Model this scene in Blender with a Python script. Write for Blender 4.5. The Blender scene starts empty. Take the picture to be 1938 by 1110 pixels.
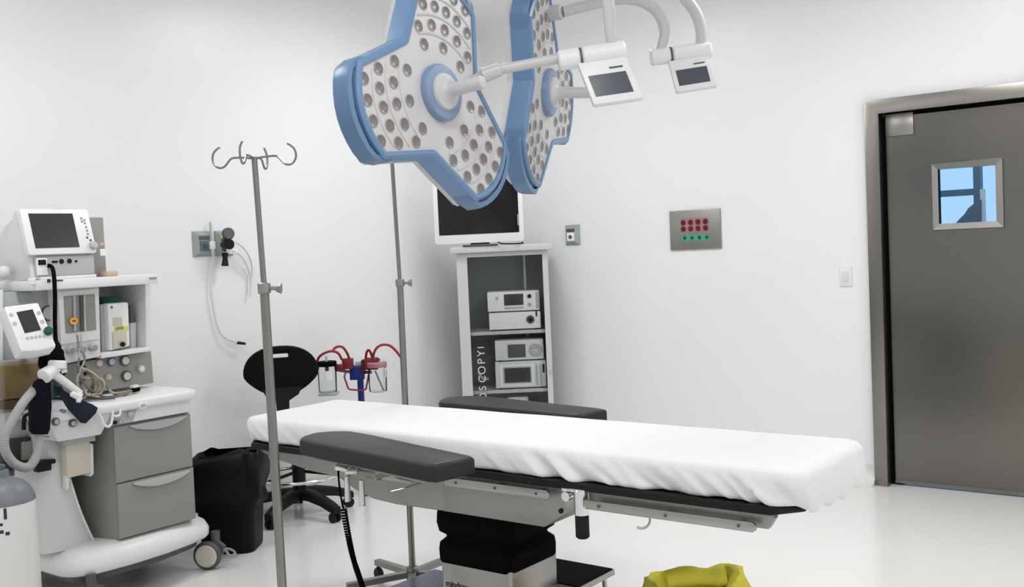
import bpy, bmesh, math, random
from mathutils import Vector, Matrix, noise
V = Vector
PI = math.pi
random.seed(4)
COL = bpy.context.scene.collection

# ------------------------------------------------------------------ camera maths
FPX, YAW, PITCH, ROLL, CZ = 1946.0, 0.65362, 0.043315, -0.044562, 1.42
CLOC = V((0, 0, CZ))
_fw = V((-math.sin(YAW) * math.cos(PITCH), math.cos(YAW) * math.cos(PITCH), -math.sin(PITCH)))
_r0 = V((math.cos(YAW), math.sin(YAW), 0)); _u0 = _r0.cross(_fw)
_rt = math.cos(ROLL) * _r0 + math.sin(ROLL) * _u0
_up = -math.sin(ROLL) * _r0 + math.cos(ROLL) * _u0
def ray(x, y): return _fw + _rt * ((x - 969) / FPX) - _up * ((y - 555) / FPX)
def at(x, y, d): return CLOC + ray(x, y) * d
def onx(x, y, X): d = ray(x, y); return CLOC + d * (X / d.x)
def ony(x, y, Y): d = ray(x, y); return CLOC + d * (Y / d.y)
def onz(x, y, Z): d = ray(x, y); return CLOC + d * ((Z - CZ) / d.z)

# ------------------------------------------------------------------ materials
def lin(c):
    c = c / 255.0
    return c / 12.92 if c <= 0.04045 else ((c + 0.055) / 1.055) ** 2.4
def rgb(r, g, b): return (lin(r), lin(g), lin(b), 1)
MATS = {}
def mat(name, col, rough=0.5, metal=0.0, spec=0.5, coat=0.0, trans=0.0, ior=1.45, alpha=1.0, emit=None, es=1.0,
        noise_col=0.0, noise_scale=20.0, bump=0.0, bump_scale=200.0, stretch=None, sheen=0.0, rvar=0.0):
    m = bpy.data.materials.new(name); m.use_nodes = True
    nt = m.node_tree; b = nt.nodes['Principled BSDF']
    b.inputs['Base Color'].default_value = col; b.inputs['Roughness'].default_value = rough
    b.inputs['Metallic'].default_value = metal; b.inputs['Specular IOR Level'].default_value = spec
    b.inputs['Coat Weight'].default_value = coat; b.inputs['Transmission Weight'].default_value = trans
    b.inputs['IOR'].default_value = ior; b.inputs['Alpha'].default_value = alpha
    b.inputs['Sheen Weight'].default_value = sheen
    if emit: b.inputs['Emission Color'].default_value = emit; b.inputs['Emission Strength'].default_value = es
    if noise_col or bump or rvar:
        tc = nt.nodes.new('ShaderNodeTexCoord'); mp = nt.nodes.new('ShaderNodeMapping')
        if stretch: mp.inputs['Scale'].default_value = stretch
        nt.links.new(tc.outputs['Object'], mp.inputs['Vector'])
        if noise_col or rvar:
            n = nt.nodes.new('ShaderNodeTexNoise'); n.inputs['Scale'].default_value = noise_scale; n.inputs['Detail'].default_value = 4
            nt.links.new(mp.outputs['Vector'], n.inputs['Vector'])
            if noise_col:
                mx = nt.nodes.new('ShaderNodeMix'); mx.data_type = 'RGBA'
                mx.inputs[6].default_value = tuple(c * (1 - noise_col) for c in col[:3]) + (1,)
                mx.inputs[7].default_value = tuple(min(1, c * (1 + noise_col)) for c in col[:3]) + (1,)
                nt.links.new(n.outputs['Fac'], mx.inputs[0]); nt.links.new(mx.outputs[2], b.inputs['Base Color'])
            if rvar:
                mr = nt.nodes.new('ShaderNodeMapRange'); mr.inputs['To Min'].default_value = rough - rvar; mr.inputs['To Max'].default_value = rough + rvar
                nt.links.new(n.outputs['Fac'], mr.inputs['Value']); nt.links.new(mr.outputs['Result'], b.inputs['Roughness'])
        if bump:
            n2 = nt.nodes.new('ShaderNodeTexNoise'); n2.inputs['Scale'].default_value = bump_scale; n2.inputs['Detail'].default_value = 3
            nt.links.new(mp.outputs['Vector'], n2.inputs['Vector'])
            bp = nt.nodes.new('ShaderNodeBump'); bp.inputs['Strength'].default_value = bump; bp.inputs['Distance'].default_value = 0.01
            nt.links.new(n2.outputs['Fac'], bp.inputs['Height']); nt.links.new(bp.outputs['Normal'], b.inputs['Normal'])
    MATS[name] = m
    return m
WALL = mat('wall paint', (0.845, 0.853, 0.86, 1), 0.33, spec=0.45, noise_col=0.01, noise_scale=1.5)
CEIL = mat('ceiling paint', (0.86, 0.86, 0.86, 1), 0.6, spec=0.3)
FLOOR = mat('epoxy floor', (0.83, 0.825, 0.81, 1), 0.2, spec=0.5, noise_col=0.02, noise_scale=2.0, bump=0.02, bump_scale=6)
COVEM = mat('epoxy cove', (0.72, 0.715, 0.69, 1), 0.3, spec=0.5)
BRUSH = mat('brushed door steel', (0.215, 0.205, 0.188, 1), 0.24, metal=1.0, noise_col=0.05, noise_scale=3, stretch=(2, 2, 60), rvar=0.03)
FRAMES = mat('door frame steel', (0.27, 0.255, 0.235, 1), 0.3, metal=1.0, noise_col=0.04, noise_scale=3, stretch=(30, 30, 2))
STEEL = mat('stainless steel', (0.40, 0.388, 0.366, 1), 0.3, metal=1.0, noise_col=0.05, noise_scale=8, stretch=(1, 1, 20))
SATIN = mat('satin grey steel', (0.33, 0.322, 0.302, 1), 0.40, metal=0.85)
CHROME = mat('chrome', (0.75, 0.75, 0.75, 1), 0.12, metal=1.0)
POLE = mat('pole steel', (0.27, 0.262, 0.25, 1), 0.33, metal=1.0)
WHITE = mat('white plastic', (0.80, 0.80, 0.795, 1), 0.35)
OFFW = mat('off white plastic', (0.70, 0.71, 0.70, 1), 0.42)
LGREY = mat('light grey plastic', (0.46, 0.47, 0.47, 1), 0.5)
MGREY = mat('warm grey plastic', rgb(148, 147, 142), 0.5)
DGREY = mat('dark grey plastic', (0.09, 0.09, 0.092, 1), 0.5)
BLACK = mat('black plastic', (0.006, 0.006, 0.0065, 1), 0.5, spec=0.3)
RUBBER = mat('black rubber', (0.0025, 0.0025, 0.003, 1), 0.7, spec=0.06)
VINYL = mat('black vinyl', (0.017, 0.0175, 0.0185, 1), 0.45, spec=0.38, bump=0.03, bump_scale=60)
CHAIRV = mat('black polyurethane', (0.004, 0.004, 0.0045, 1), 0.65, spec=0.12, bump=0.05, bump_scale=120)
LINER = mat('black bin liner', (0.004, 0.004, 0.0045, 1), 0.4, spec=0.16, bump=0.25, bump_scale=14)
BINM = mat('black bin plastic', (0.006, 0.006, 0.0065, 1), 0.5, spec=0.15)
SCREEN = mat('dark screen', (0.035, 0.036, 0.038, 1), 0.18, spec=0.5)
SCREEN2 = mat('black glossy screen', (0.006, 0.006, 0.007, 1), 0.08, spec=0.5)
SCREENB = mat('slate screen', rgb(78, 82, 92), 0.2)
LBLUE = mat('lamp blue', rgb(104, 136, 172), 0.3, spec=0.5)
LBLUED = mat('lamp blue shade rim', rgb(98, 128, 163), 0.35)
LRING = mat('lamp ring blue grey', rgb(124, 144, 174), 0.35)
LWHITE = mat('lamp white', (0.56, 0.55, 0.55, 1), 0.35)
LENS = mat('lamp lens grey', rgb(116, 112, 110), 0.28, spec=0.6)
LENSD = mat('lens rim', rgb(160, 157, 155), 0.4)
CLOTH = mat('white sheet', (0.80, 0.806, 0.82, 1), 0.85, spec=0.15, sheen=0.1, bump=0.03, bump_scale=90)
def glassmat(name, tint, gloss, fior=1.3):
    m = bpy.data.materials.new(name); m.use_nodes = True; nt = m.node_tree
    for n in list(nt.nodes): nt.nodes.remove(n)
    o = nt.nodes.new('ShaderNodeOutputMaterial'); mx = nt.nodes.new('ShaderNodeMixShader'); tr = nt.nodes.new('ShaderNodeBsdfTransparent'); gl = nt.nodes.new('ShaderNodeBsdfGlossy'); fr = nt.nodes.new('ShaderNodeFresnel')
    tr.inputs[0].default_value = tint; gl.inputs['Roughness'].default_value = gloss; fr.inputs[0].default_value = fior
    nt.links.new(fr.outputs[0], mx.inputs[0]); nt.links.new(tr.outputs[0], mx.inputs[1]); nt.links.new(gl.outputs[0], mx.inputs[2]); nt.links.new(mx.outputs[0], o.inputs[0]); return m
GLASS = glassmat('clear glass', (.99, .995, .995, 1), .04, 1.2)
CLEARP = glassmat('clear plastic', (.965, .975, .975, 1), .1, 1.12)
RED = mat('red hose', rgb(150, 30, 45), 0.35)
DRED = mat('dark red plastic', rgb(120, 28, 44), 0.4)
BLUE = mat('dark blue plastic', rgb(22, 40, 120), 0.4)
NAVY = mat('navy fabric', (0.0025, 0.0035, 0.008, 1), 0.85, spec=0.2, bump=0.1, bump_scale=150)
NAVY2 = mat('slate navy fabric', (0.020, 0.024, 0.038, 1), 0.85, spec=0.2, bump=0.1, bump_scale=150)
GREEN = mat('dark green plastic', rgb(12, 78, 66), 0.4)
GREENL = mat('green indicator', rgb(70, 165, 130), 0.4)
REDL = mat('dark red indicator', rgb(84, 22, 26), 0.3)
PINK = mat('pinkish label', rgb(170, 120, 120), 0.5)
YEL = mat('yellow label', rgb(235, 225, 90), 0.5)
ORANGE = mat('orange tag', rgb(240, 165, 60), 0.5)
BEIGE = mat('beige cable', rgb(176, 168, 148), 0.5)
CABLEG = mat('grey cable', rgb(120, 118, 112), 0.5)
HOSE = mat('pale grey hose', (0.36, 0.36, 0.355, 1), 0.4)
IVORY = mat('ivory plastic', rgb(208, 202, 186), 0.45)
AMBER = mat('amber tinted plastic', rgb(112, 95, 58), 0.35, coat=0.15)
YBAG = mat('yellow bag film', rgb(236, 226, 84), 0.3, trans=0.1, ior=1.1, bump=0.35, bump_scale=16)
YBAG2 = mat('pale yellow bag film', rgb(214, 212, 120), 0.25, trans=0.35, ior=1.1)
TANKG = mat('grey cylinder paint', rgb(120, 124, 128), 0.4)
TANKW = mat('white cylinder paint', (0.76, 0.76, 0.75, 1), 0.35)
CABG = mat('cabinet grey paint', rgb(200, 201, 199), 0.45)
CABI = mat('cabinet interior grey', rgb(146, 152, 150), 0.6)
DEVW = mat('device white', rgb(242, 244, 243), 0.4)
DEVG = mat('device silver grey', rgb(222, 224, 226), 0.4)
TAN = mat('tan label and reflection', rgb(202, 178, 162), 0.4)
GAUGE = mat('gauge face', rgb(196, 200, 200), 0.3)
GAUGEB = mat('gauge face blue', rgb(170, 188, 206), 0.3)
GAUGET = mat('gauge face tan', rgb(196, 180, 160), 0.3)
SKYB = mat('daylight pane', (0, 0, 0, 1), 0.6, emit=(0.40, 0.68, 1.0, 1), es=1.0)
MULL = mat('blue grey window frame', rgb(78, 110, 130), 0.5)
HILL = mat('dark slate roof', rgb(88, 104, 128), 0.8)
CORR = mat('corridor paint', (0.55, 0.62, 0.68, 1), 0.6)
BASEB = mat('blue grey base cover', rgb(104, 112, 132), 0.25, spec=0.6)
LETTER = mat('white vinyl lettering', rgb(206, 210, 208), 0.5)
LETD = mat('dark lettering', (0.03, 0.03, 0.032, 1), 0.5)
OUTLET = mat('outlet cover grey', rgb(160, 166, 166), 0.38, metal=0.3)
TEALD = mat('dark teal recess', rgb(84, 104, 106), 0.5)

# ------------------------------------------------------------------ mesh helpers
class MB:
    def __init__(s, M=None): s.bm = bmesh.new(); s.M = M
    def raw(s, verts, faces):
        vs = [s.bm.verts.new(s.M @ V(v) if s.M else V(v)) for v in verts]
        for f in faces:
            try: s.bm.faces.new([vs[i] for i in f])
            except ValueError: pass
        return s
    def merge(s, b):
        b.verts.index_update()
        s.raw([v.co.copy() for v in b.verts], [[v.index for v in f.verts] for f in b.faces]); b.free(); return s
    def box(s, c, size, bev=0.0, rot=None, seg=2):
        b = bmesh.new(); bmesh.ops.create_cube(b, size=1.0)
        for v in b.verts: v.co = V((v.co.x * size[0], v.co.y * size[1], v.co.z * size[2]))
        if bev: bmesh.ops.bevel(b, geom=b.edges[:], offset=bev, segments=seg, affect='EDGES', profile=0.5)
        R = Matrix.Identity(3) if rot is None else (Matrix.Rotation(rot, 3, 'Z') if isinstance(rot, (int, float)) else rot)
        for v in b.verts: v.co = R @ v.co + V(c)
        return s.merge(b)
    def b2(s, lo, hi, bev=0.0, seg=2):
        lo, hi = V(lo), V(hi)
        return s.box((lo + hi) / 2, tuple(abs(a) for a in (hi - lo)), bev, None, seg)
    def ring(s, p, q, r0, r1=None, n=20): return s.cyl(p, q, r0, r1, n)
    def cyl(s, p, q, r0, r1=None, n=20, bev=0.0):
        p, q = V(p), V(q); r1 = r0 if r1 is None else r1; a = (q - p); L = a.length
        if bev: prof = [(0, 0), (r0 - bev, 0), (r0, bev), (r1, L - bev), (r1 - bev, L), (0, L)]
        else: prof = [(0, 0), (r0, 0), (r1, L), (0, L)]
        return s.lathe(prof, p, a, n)
    def lathe(s, prof, o, axis=(0, 0, 1), n=28, sx=1.0):
        o = V(o); a = V(axis).normalized(); e1 = a.orthogonal().normalized(); e2 = a.cross(e1)
        vs, idx = [], []
        for r, h in prof:
            if abs(r) < 1e-7: idx.append([len(vs)]); vs.append(o + a * h)
            else:
                idx.append(list(range(len(vs), len(vs) + n)))
                for k in range(n):
                    t = 2 * PI * k / n; vs.append(o + a * h + (e1 * math.cos(t) * sx + e2 * math.sin(t)) * r)
        fs = []
        for A, B in zip(idx, idx[1:]):
            for k in range(n):
                k2 = (k + 1) % n
                if len(A) == 1 and len(B) == 1: continue
                if len(A) == 1: fs.append([A[0], B[k], B[k2]])
                elif len(B) == 1: fs.append([A[k], A[k2], B[0]])
                else: fs.append([A[k], A[k2], B[k2], B[k]])
        return s.raw(vs, fs)
    def tube(s, pts, r, n=10, sub=0, closed=False, flat=1.0):
        pts = [V(p) for p in pts]
        if sub: pts = smooth(pts, sub, closed)
        N = len(pts); rr = [r] * N if isinstance(r, (int, float)) else [r[min(len(r) - 1, int(i * len(r) / N))] for i in range(N)]
        tg = []
        for i in range(N):
            a = pts[(i - 1) % N] if closed or i else pts[0]; b = pts[(i + 1) % N] if closed or i < N - 1 else pts[-1]
            tg.append((b - a).normalized())
        e = tg[0].orthogonal().normalized(); vs, fs = [], []
        for i in range(N):
            e = (e - tg[i] * e.dot(tg[i])).normalized(); f = tg[i].cross(e)
            for k in range(n):
                t = 2 * PI * k / n; vs.append(pts[i] + (e * math.cos(t) + f * math.sin(t) * flat) * rr[i])
        for i in range(N if closed else N - 1):
            for k in range(n):
                j = (i + 1) % N; fs.append([i * n + k, i * n + (k + 1) % n, j * n + (k + 1) % n, j * n + k])
        if not closed: fs.append(list(range(n))[::-1]); fs.append([(N - 1) * n + k for k in range(n)])
        return s.raw(vs, fs)
    def prism(s, poly, o, u, v, w, t0, t1, bev=0.0):
        o, u, v, w = V(o), V(u), V(v), V(w); n = len(poly)
        b = bmesh.new()
        A = [b.verts.new(o + u * p[0] + v * p[1] + w * t0) for p in poly]
        B = [b.verts.new(o + u * p[0] + v * p[1] + w * t1) for p in poly]
        f0 = b.faces.new(A[::-1]); f1 = b.faces.new(B)
        for i in range(n): b.faces.new([A[i], A[(i + 1) % n], B[(i + 1) % n], B[i]])
        if bev:
            es = list(set(list(f0.edges) + list(f1.edges)))
            bmesh.ops.bevel(b, geom=es, offset=bev, segments=2, affect='EDGES', profile=0.5)
        return s.merge(b)
    def loft(s, loops, cap0=True, cap1=True):
        n = len(loops[0]); vs = [p for L in loops for p in L]; fs = []
        for i in range(len(loops) - 1):
            for k in range(n): fs.append([i * n + k, i * n + (k + 1) % n, (i + 1) * n + (k + 1) % n, (i + 1) * n + k])
        if cap0: fs.append(list(range(n))[::-1])
        if cap1: fs.append([(len(loops) - 1) * n + k for k in range(n)])
        return s.raw(vs, fs)
    def sph(s, c, r, n=20, sc=(1, 1, 1)):
        prof = [(r * math.sin(PI * i / 10), -r * math.cos(PI * i / 10)) for i in range(11)]
        b = MB(); b.lathe([(max(0, p[0]) if 0 < i < 10 else 0, p[1]) for i, p in enumerate(prof)], (0, 0, 0), (0, 0, 1), n)
        for v in b.bm.verts: v.co = V((v.co.x * sc[0], v.co.y * sc[1], v.co.z * sc[2])) + V(c)
        return s.merge(b.bm)
    def build(s, name, m, parent=None, ang=38, kind=None):
        bmesh.ops.recalc_face_normals(s.bm, faces=s.bm.faces[:])
        me = bpy.data.meshes.new(name); Wi = WM[parent].inverted() if parent else Matrix.Identity(4)
        bmesh.ops.transform(s.bm, matrix=Wi, verts=s.bm.verts[:])
        s.bm.to_mesh(me); s.bm.free(); me.materials.append(m)
        for p in me.polygons: p.use_smooth = True
        me.set_sharp_from_angle(angle=math.radians(ang))
        o = bpy.data.objects.new(name, me); COL.objects.link(o)
        if parent: o.parent = parent
        WM[o] = WM[parent] if parent else Matrix.Identity(4)
        if kind: o['kind'] = kind
        return o
WM = {}
def smooth(pts, k, closed=False):
    out = []; n = len(pts); rng = n if closed else n - 1
    g = lambda i: pts[i % n] if closed else pts[max(0, min(n - 1, i))]
    for i in range(rng):
        a, b, c, d = g(i - 1), g(i), g(i + 1), g(i + 2)
        for j in range(k):
            t = j / k
            out.append(0.5 * ((2 * b) + (c - a) * t + (2 * a - 5 * b + 4 * c - d) * t * t + (3 * b - a - 3 * c + d) * t ** 3))
    if not closed: out.append(pts[-1])
    return out
def thing(name, label, cat, loc, group=None, rz=0.0):
    o = bpy.data.objects.new(name, None); COL.objects.link(o); o.empty_display_size = 0.1
    o.location = loc; o.rotation_euler = (0, 0, rz)
    o['label'] = label; o['category'] = cat
    if group: o['group'] = group
    WM[o] = Matrix.Translation(V(loc)) @ Matrix.Rotation(rz, 4, 'Z')
    return o
def tag(o, label, cat, group=None):
    o['label'] = label; o['category'] = cat
    if group: o['group'] = group
    return o
def struct(mb, name, m, parent=None):
    return mb.build(name, m, parent, kind='structure')
def rrect(w, h, r, n=5):
    out = []
    for cx, cy, a0 in ((w / 2 - r, h / 2 - r, 0), (-w / 2 + r, h / 2 - r, PI / 2), (-w / 2 + r, -h / 2 + r, PI), (w / 2 - r, -h / 2 + r, 1.5 * PI)):
        for k in range(n + 1):
            a = a0 + PI / 2 * k / n; out.append((cx + r * math.cos(a), cy + r * math.sin(a)))
    return out
def text(body, name, size, o, u, v, m, parent, extr=0.0008, align='CENTER', bold=0.0):
    cu = bpy.data.curves.new('lettering', 'FONT'); cu.body = body; cu.size = size; cu.extrude = extr; cu.offset = bold; cu.align_x = align; cu.align_y = 'CENTER'
    ob = bpy.data.objects.new('tmp', cu); COL.objects.link(ob)
    me = bpy.data.meshes.new_from_object(ob.evaluated_get(bpy.context.evaluated_depsgraph_get()))
    bpy.data.objects.remove(ob); bpy.data.curves.remove(cu)
    u = V(u).normalized(); v = V(v).normalized(); w = u.cross(v)
    M = Matrix((u, v, w)).transposed().to_4x4(); M.translation = V(o)
    me.transform((WM[parent].inverted() if parent else Matrix.Identity(4)) @ M)
    me.materials.clear(); me.materials.append(m); me.name = name
    t = bpy.data.objects.new(name, me); COL.objects.link(t)
    if parent: t.parent = parent
    WM[t] = WM[parent] if parent else Matrix.Identity(4)
    return t
X3, Y3, Z3 = V((1, 0, 0)), V((0, 1, 0)), V((0, 0, 1))

# ================================================================== the room
XL, YB, XR, YF, ZC = -4.70, 5.80, 2.4, -2.2, 3.0
DX0, DX1, DZ = -1.905, -0.62, 2.15          # outside of the steel door frame
struct(MB().b2((XL - .15, YF - .15, -.1), (XR + .15, YB + 2.2, 0)), 'floor', FLOOR)
struct(MB().b2((XL - .15, YF - .15, ZC), (XR + .15, YB + 2.2, ZC + .1)), 'ceiling', CEIL)
struct(MB().b2((XL - .12, YF - .12, 0), (XL, YB + .12, ZC)), 'wall_left', WALL)
struct(MB().b2((XR, YF - .12, 0), (XR + .12, YB + .12, ZC)), 'wall_right', WALL)
struct(MB().b2((XL, YF - .12, 0), (XR, YF, ZC)), 'wall_front', WALL)
OX0, OX1, OZ = DX0 + .03, DX1 - .03, DZ - .03
mb = MB()
mb.prism([(XL, 0), (OX0, 0), (OX0, OZ), (OX1, OZ), (OX1, 0), (XR, 0), (XR, ZC), (XL, ZC)], (0, YB, 0), X3, Z3, Y3, 0, .12)
struct(mb, 'wall_back', WALL)
def cove(name, p, q, a, b, r, m, n=8):           # concave quarter round from p to q in the corner of directions a, b
    p, q, a, b = V(p), V(q), V(a), V(b); poly = [(0, 0)]
    for k in range(n + 1):
        t = PI / 2 * k / n; poly.append((r - r * math.sin(t), r - r * math.cos(t)))
    mbx = MB(); mbx.prism(poly, p, a, b, (q - p).normalized(), 0, (q - p).length); return struct(mbx, name, m)
cove('trim_1', (XL, YF, ZC), (XL, YB, ZC), X3, -Z3, .14, WALL)
cove('trim_2', (XL, YB, ZC), (XR, YB, ZC), -Y3, -Z3, .14, WALL)
cove('trim_3', (XL, YB, 0), (XL, YB, ZC), X3, -Y3, .10, WALL)
cove('baseboard_left', (XL, YF, 0), (XL, YB, 0), X3, Z3, .11, COVEM)
cove('baseboard_back', (XL, YB, 0), (DX0, YB, 0), -Y3, Z3, .11, COVEM)
cove('baseboard_right', (DX1, YB, 0), (XR, YB, 0), -Y3, Z3, .11, COVEM)

# ---- corridor behind the door with a daylight window
struct(MB().b2((-4.2, 7.85, 0), (1.2, 7.95, ZC)), 'wall_corridor', CORR)
w = thing('window_1', 'daylit window beyond the door', 'window', (-1.85, 7.8, 1.1)); w['kind'] = 'structure'
MB().b2((-2.45, 7.82, 1.05), (-1.25, 7.84, 2.3)).build('pane', SKYB, w, kind='structure')
mb = MB()
wm0, wm1, wh0, wh1 = ony(1843, 367, 7.76).x, ony(1857, 367, 7.76).x, ony(1805, 371, 7.76).z, ony(1805, 359, 7.76).z
for x0, x1 in ((-2.5, -2.42), (wm0, wm1), (-1.28, -1.2)): mb.b2((x0, 7.75, 1.0), (x1, 7.82, 2.35))
mb.b2((-2.42, 7.76, wh0), (wm0 + .01, 7.82, wh1)); mb.b2((-2.5, 7.75, 2.26), (-1.2, 7.82, 2.35)); mb.b2((-2.5, 7.75, 1.0), (-1.2, 7.82, 1.08))
mb.build('window_frame', MULL, w, kind='structure')
mb = MB(); mb.prism([(p.x, p.z) for p in (ony(a, b, 7.72) for a, b in ((1806, 425), (1816, 414), (1826, 404), (1832, 394), (1842, 386), (1848, 377), (1857, 378), (1857, 430), (1806, 430)))], (0, 7.72, 0), X3, Z3, Y3, 0, .02)
struct(mb, 'trim_4', HILL)
ta, tb = ony(1855, 358, 7.74), ony(1866, 425, 7.74); struct(MB().b2((ta.x, 7.73, tb.z), (tb.x, 7.75, ta.z)), 'trim_5', CORR)

# ---- steel door
d = thing('door_1', 'brushed steel swing door in a steel frame', 'door', (-1.3, YB, 0)); d['kind'] = 'structure'
FW = .075
mb = MB()
mb.prism([(DX0, 0), (DX0 + FW, 0), (DX0 + FW, DZ - FW), (DX1 - FW, DZ - FW), (DX1 - FW, 0), (DX1, 0), (DX1, DZ), (DX0, DZ)], (0, YB - .035, 0), X3, Z3, Y3, 0, .19, bev=.003)
mb.build('door_frame', FRAMES, d, kind='structure')
LX0, LX1, LZ0, LZ1, LY = DX0 + FW + .02, DX1 - FW - .02, .012, DZ - FW - .022, YB + .035
wx0, wx1, wz0, wz1 = -1.54, -1.252, 1.452, 1.745
mb = MB()
for lo, hi in (((LX0, LZ0), (wx0, LZ1)), ((wx1, LZ0), (LX1, LZ1)), ((wx0, LZ0), (wx1, wz0)), ((wx0, wz1), (wx1, LZ1))):
    mb.b2((lo[0], LY, lo[1]), (hi[0], LY + .045, hi[1]))
bmesh.ops.remove_doubles(mb.bm, verts=mb.bm.verts[:], dist=1e-5)
leaf = mb.build('door_leaf', BRUSH, d, kind='structure')
mb = MB()                                         # bevelled vision panel surround
o4 = [(-1.572, 1.416), (-1.212, 1.416), (-1.212, 1.780), (-1.572, 1.780)]
i4 = [(wx0, wz0), (wx1, wz0), (wx1, wz1), (wx0, wz1)]
L0 = [V((a, LY, b)) for a, b in o4]; L1 = [V((a + (.004 if a < -1.4 else -.004), LY - .014, b + (.004 if b < 1.6 else -.004))) for a, b in o4]
L2 = [V((a, LY - .006, b)) for a, b in i4]; L3 = [V((a, LY + .045, b)) for a, b in i4]
mb.loft([L0, L1, L2, L3], False, False)
mb.build('vision_panel_frame', STEEL, d, ang=10, kind='structure')
MB().b2((wx0, LY + .02, wz0), (wx1, LY + .026, wz1)).build('vision_panel_glass', GLASS, d, kind='structure')
MB().b2((LX0 + .002, LY - .012, 1.945), (LX0 + .152, LY, 2.068), .003).build('pivot_plate', STEEL, d, kind='structure')
MB().b2((LX0 - .02, LY + .01, 1.99), (LX0 + .03, LY + .03, LZ1 + .02)).build('pivot_hinge', DGREY, d, kind='structure')
MB().b2((LX0, LY - .004, .012), (LX1, LY, .03)).build('bottom_sweep', FRAMES, d, kind='structure')

SG = .022
for nm, lo, hi in (('gap_light_block', (DX0 + FW, YB + .085, 0), (LX0 + .03, YB + .10, DZ - FW)), ('gap_light_block', (LX1 - .03, YB + .085, 0), (DX1 - FW, YB + .10, DZ - FW)), ('gap_light_block', (LX0 + .03, YB + .085, LZ1 - .03), (LX1 - .03, YB + .10, DZ - FW)), ('gap_shade_fill', (LX0 - .002, YB + .036, .01), (DX0 + FW, YB + .084, LZ1)), ('gap_shade_fill', (LX0 - .002, YB + .036, LZ1 + .002), (LX1, YB + .084, DZ - FW))):
    MB().b2(lo, hi).build(nm, RUBBER, d, kind='structure')  # black strips added to block corridor light and keep the door gaps dark
# ---- daylight / ceiling lights
def area(x, y, sx, sy, power, col=(1, 0.993, 0.99), z=ZC - .012):
    l = bpy.data.lights.new('ceiling panel light', 'AREA'); l.shape = 'RECTANGLE'; l.size = sx; l.size_y = sy; l.energy = power; l.color = col
    o = bpy.data.objects.new('ceiling panel light', l); COL.objects.link(o); o.location = (x, y, z); return o
LP = 16.5
for x, y in ((-3.45, 4.25), (-1.3, 4.35), (.9, 4.3), (-3.45, 1.7), (-1.3, 1.7), (.9, 1.7), (-3.4, -.8), (-1.2, -.8), (1.0, -.8)):
    area(x, y, .60, .60, LP * (1.22 if y > 4 else 1.08 if y > 1 else .45))
area(-1.6, 6.9, 1.2, .5, 20, (.8, .92, 1.0))

# ================================================================== operating table
YN, YFAR, YM = 2.575, 3.09, 2.8325
T = thing('operating_table', 'stainless steel operating table on a central column with black bellows', 'operating table', (-2.26, 2.81, 0))
def chamf(x0, x1, y0, y1, c):
    return [(x0 + c, y0), (x1 - c * 1.3, y0), (x1, y0 + c * 1.6), (x1, y1 - c * 1.6), (x1 - c * 1.3, y1), (x0 + c, y1), (x0, y1 - c), (x0, y0 + c)]
MB().prism(chamf(-3.345, -1.062, YN - .012, YFAR + .012, .05), (0, 0, 0), X3, Y3, Z3, .676, .700, bev=.006).build('tabletop', BLACK, T)
MB().prism(chamf(-3.33, -1.06, YN + .03, YFAR - .03, .05), (0, 0, 0), X3, Y3, Z3, .702, .782, bev=.01).build('mattress', VINYL, T)
mb = MB(); mb.prism([(-2.325, .536), (-1.905, .536), (-1.815, .592), (-1.815, .674), (-2.325, .674)], (0, 0, 0), X3, Z3, Y3, 2.60, 3.065, bev=.003); mb.build('main_housing', SATIN, T)
mb = MB(); mb.prism([(-2.86, .605), (-2.76, .560), (-2.67, .538), (-2.56, .532), (-2.328, .534), (-2.328, .672), (-2.86, .672)], (0, 0, 0), X3, Z3, Y3, 2.607, 3.058, bev=.003); mb.build('rear_housing', SATIN, T)
mb = MB(); mb.prism([(-3.30, .668), (-3.22, .640), (-3.0, .612), (-2.80, .600), (-2.80, .674), (-3.30, .674)], (0, 0, 0), X3, Z3, Y3, 2.60, 3.065, bev=.004); mb.build('head_section_frame', SATIN, T)
mb = MB(); mb.prism([(-1.72, .690), (-1.135, .690), (-1.125, .665), (-1.145, .633), (-1.72, .633)], (0, 0, 0), X3, Z3, Y3, 2.585, 2.612, bev=.002); mb.build('leg_section_beam', SATIN, T)
mb = MB(); mb.prism([(-1.72, .690), (-1.135, .690), (-1.125, .665), (-1.145, .633), (-1.72, .633)], (0, 0, 0), X3, Z3, Y3, 3.053, 3.08, bev=.002); mb.build('leg_section_beam', SATIN, T)
def rail(x0, x1, z, y, s):
    mb = MB(); mb.prism([(x0, z - .014), (x1 - .01, z - .014), (x1, z - .006), (x1, z + .006), (x1 - .01, z + .014), (x0, z + .014)], (0, y, 0), X3, Z3, Y3, -.004, .004, bev=.001)
    r = mb.build('side_rail', STEEL, T)
    for k in range(3):
        x = x0 + .05 + (x1 - x0 - .1) * k / 2
        MB().cyl((x, y, z), (x, y + s * .034, z), .009, n=12).build('rail_spacer', SATIN, r)
        MB().cyl((x, y - s * .006, z), (x, y, z), .005, n=10).build('rail_screw', DGREY, r)
for y, s in ((2.556, 1), (3.109, -1)):
    rail(-2.275, -1.845, .655, y, s); rail(-1.715, -1.165, .642, y, s); rail(-2.80, -2.42, .645, y, s)
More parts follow.
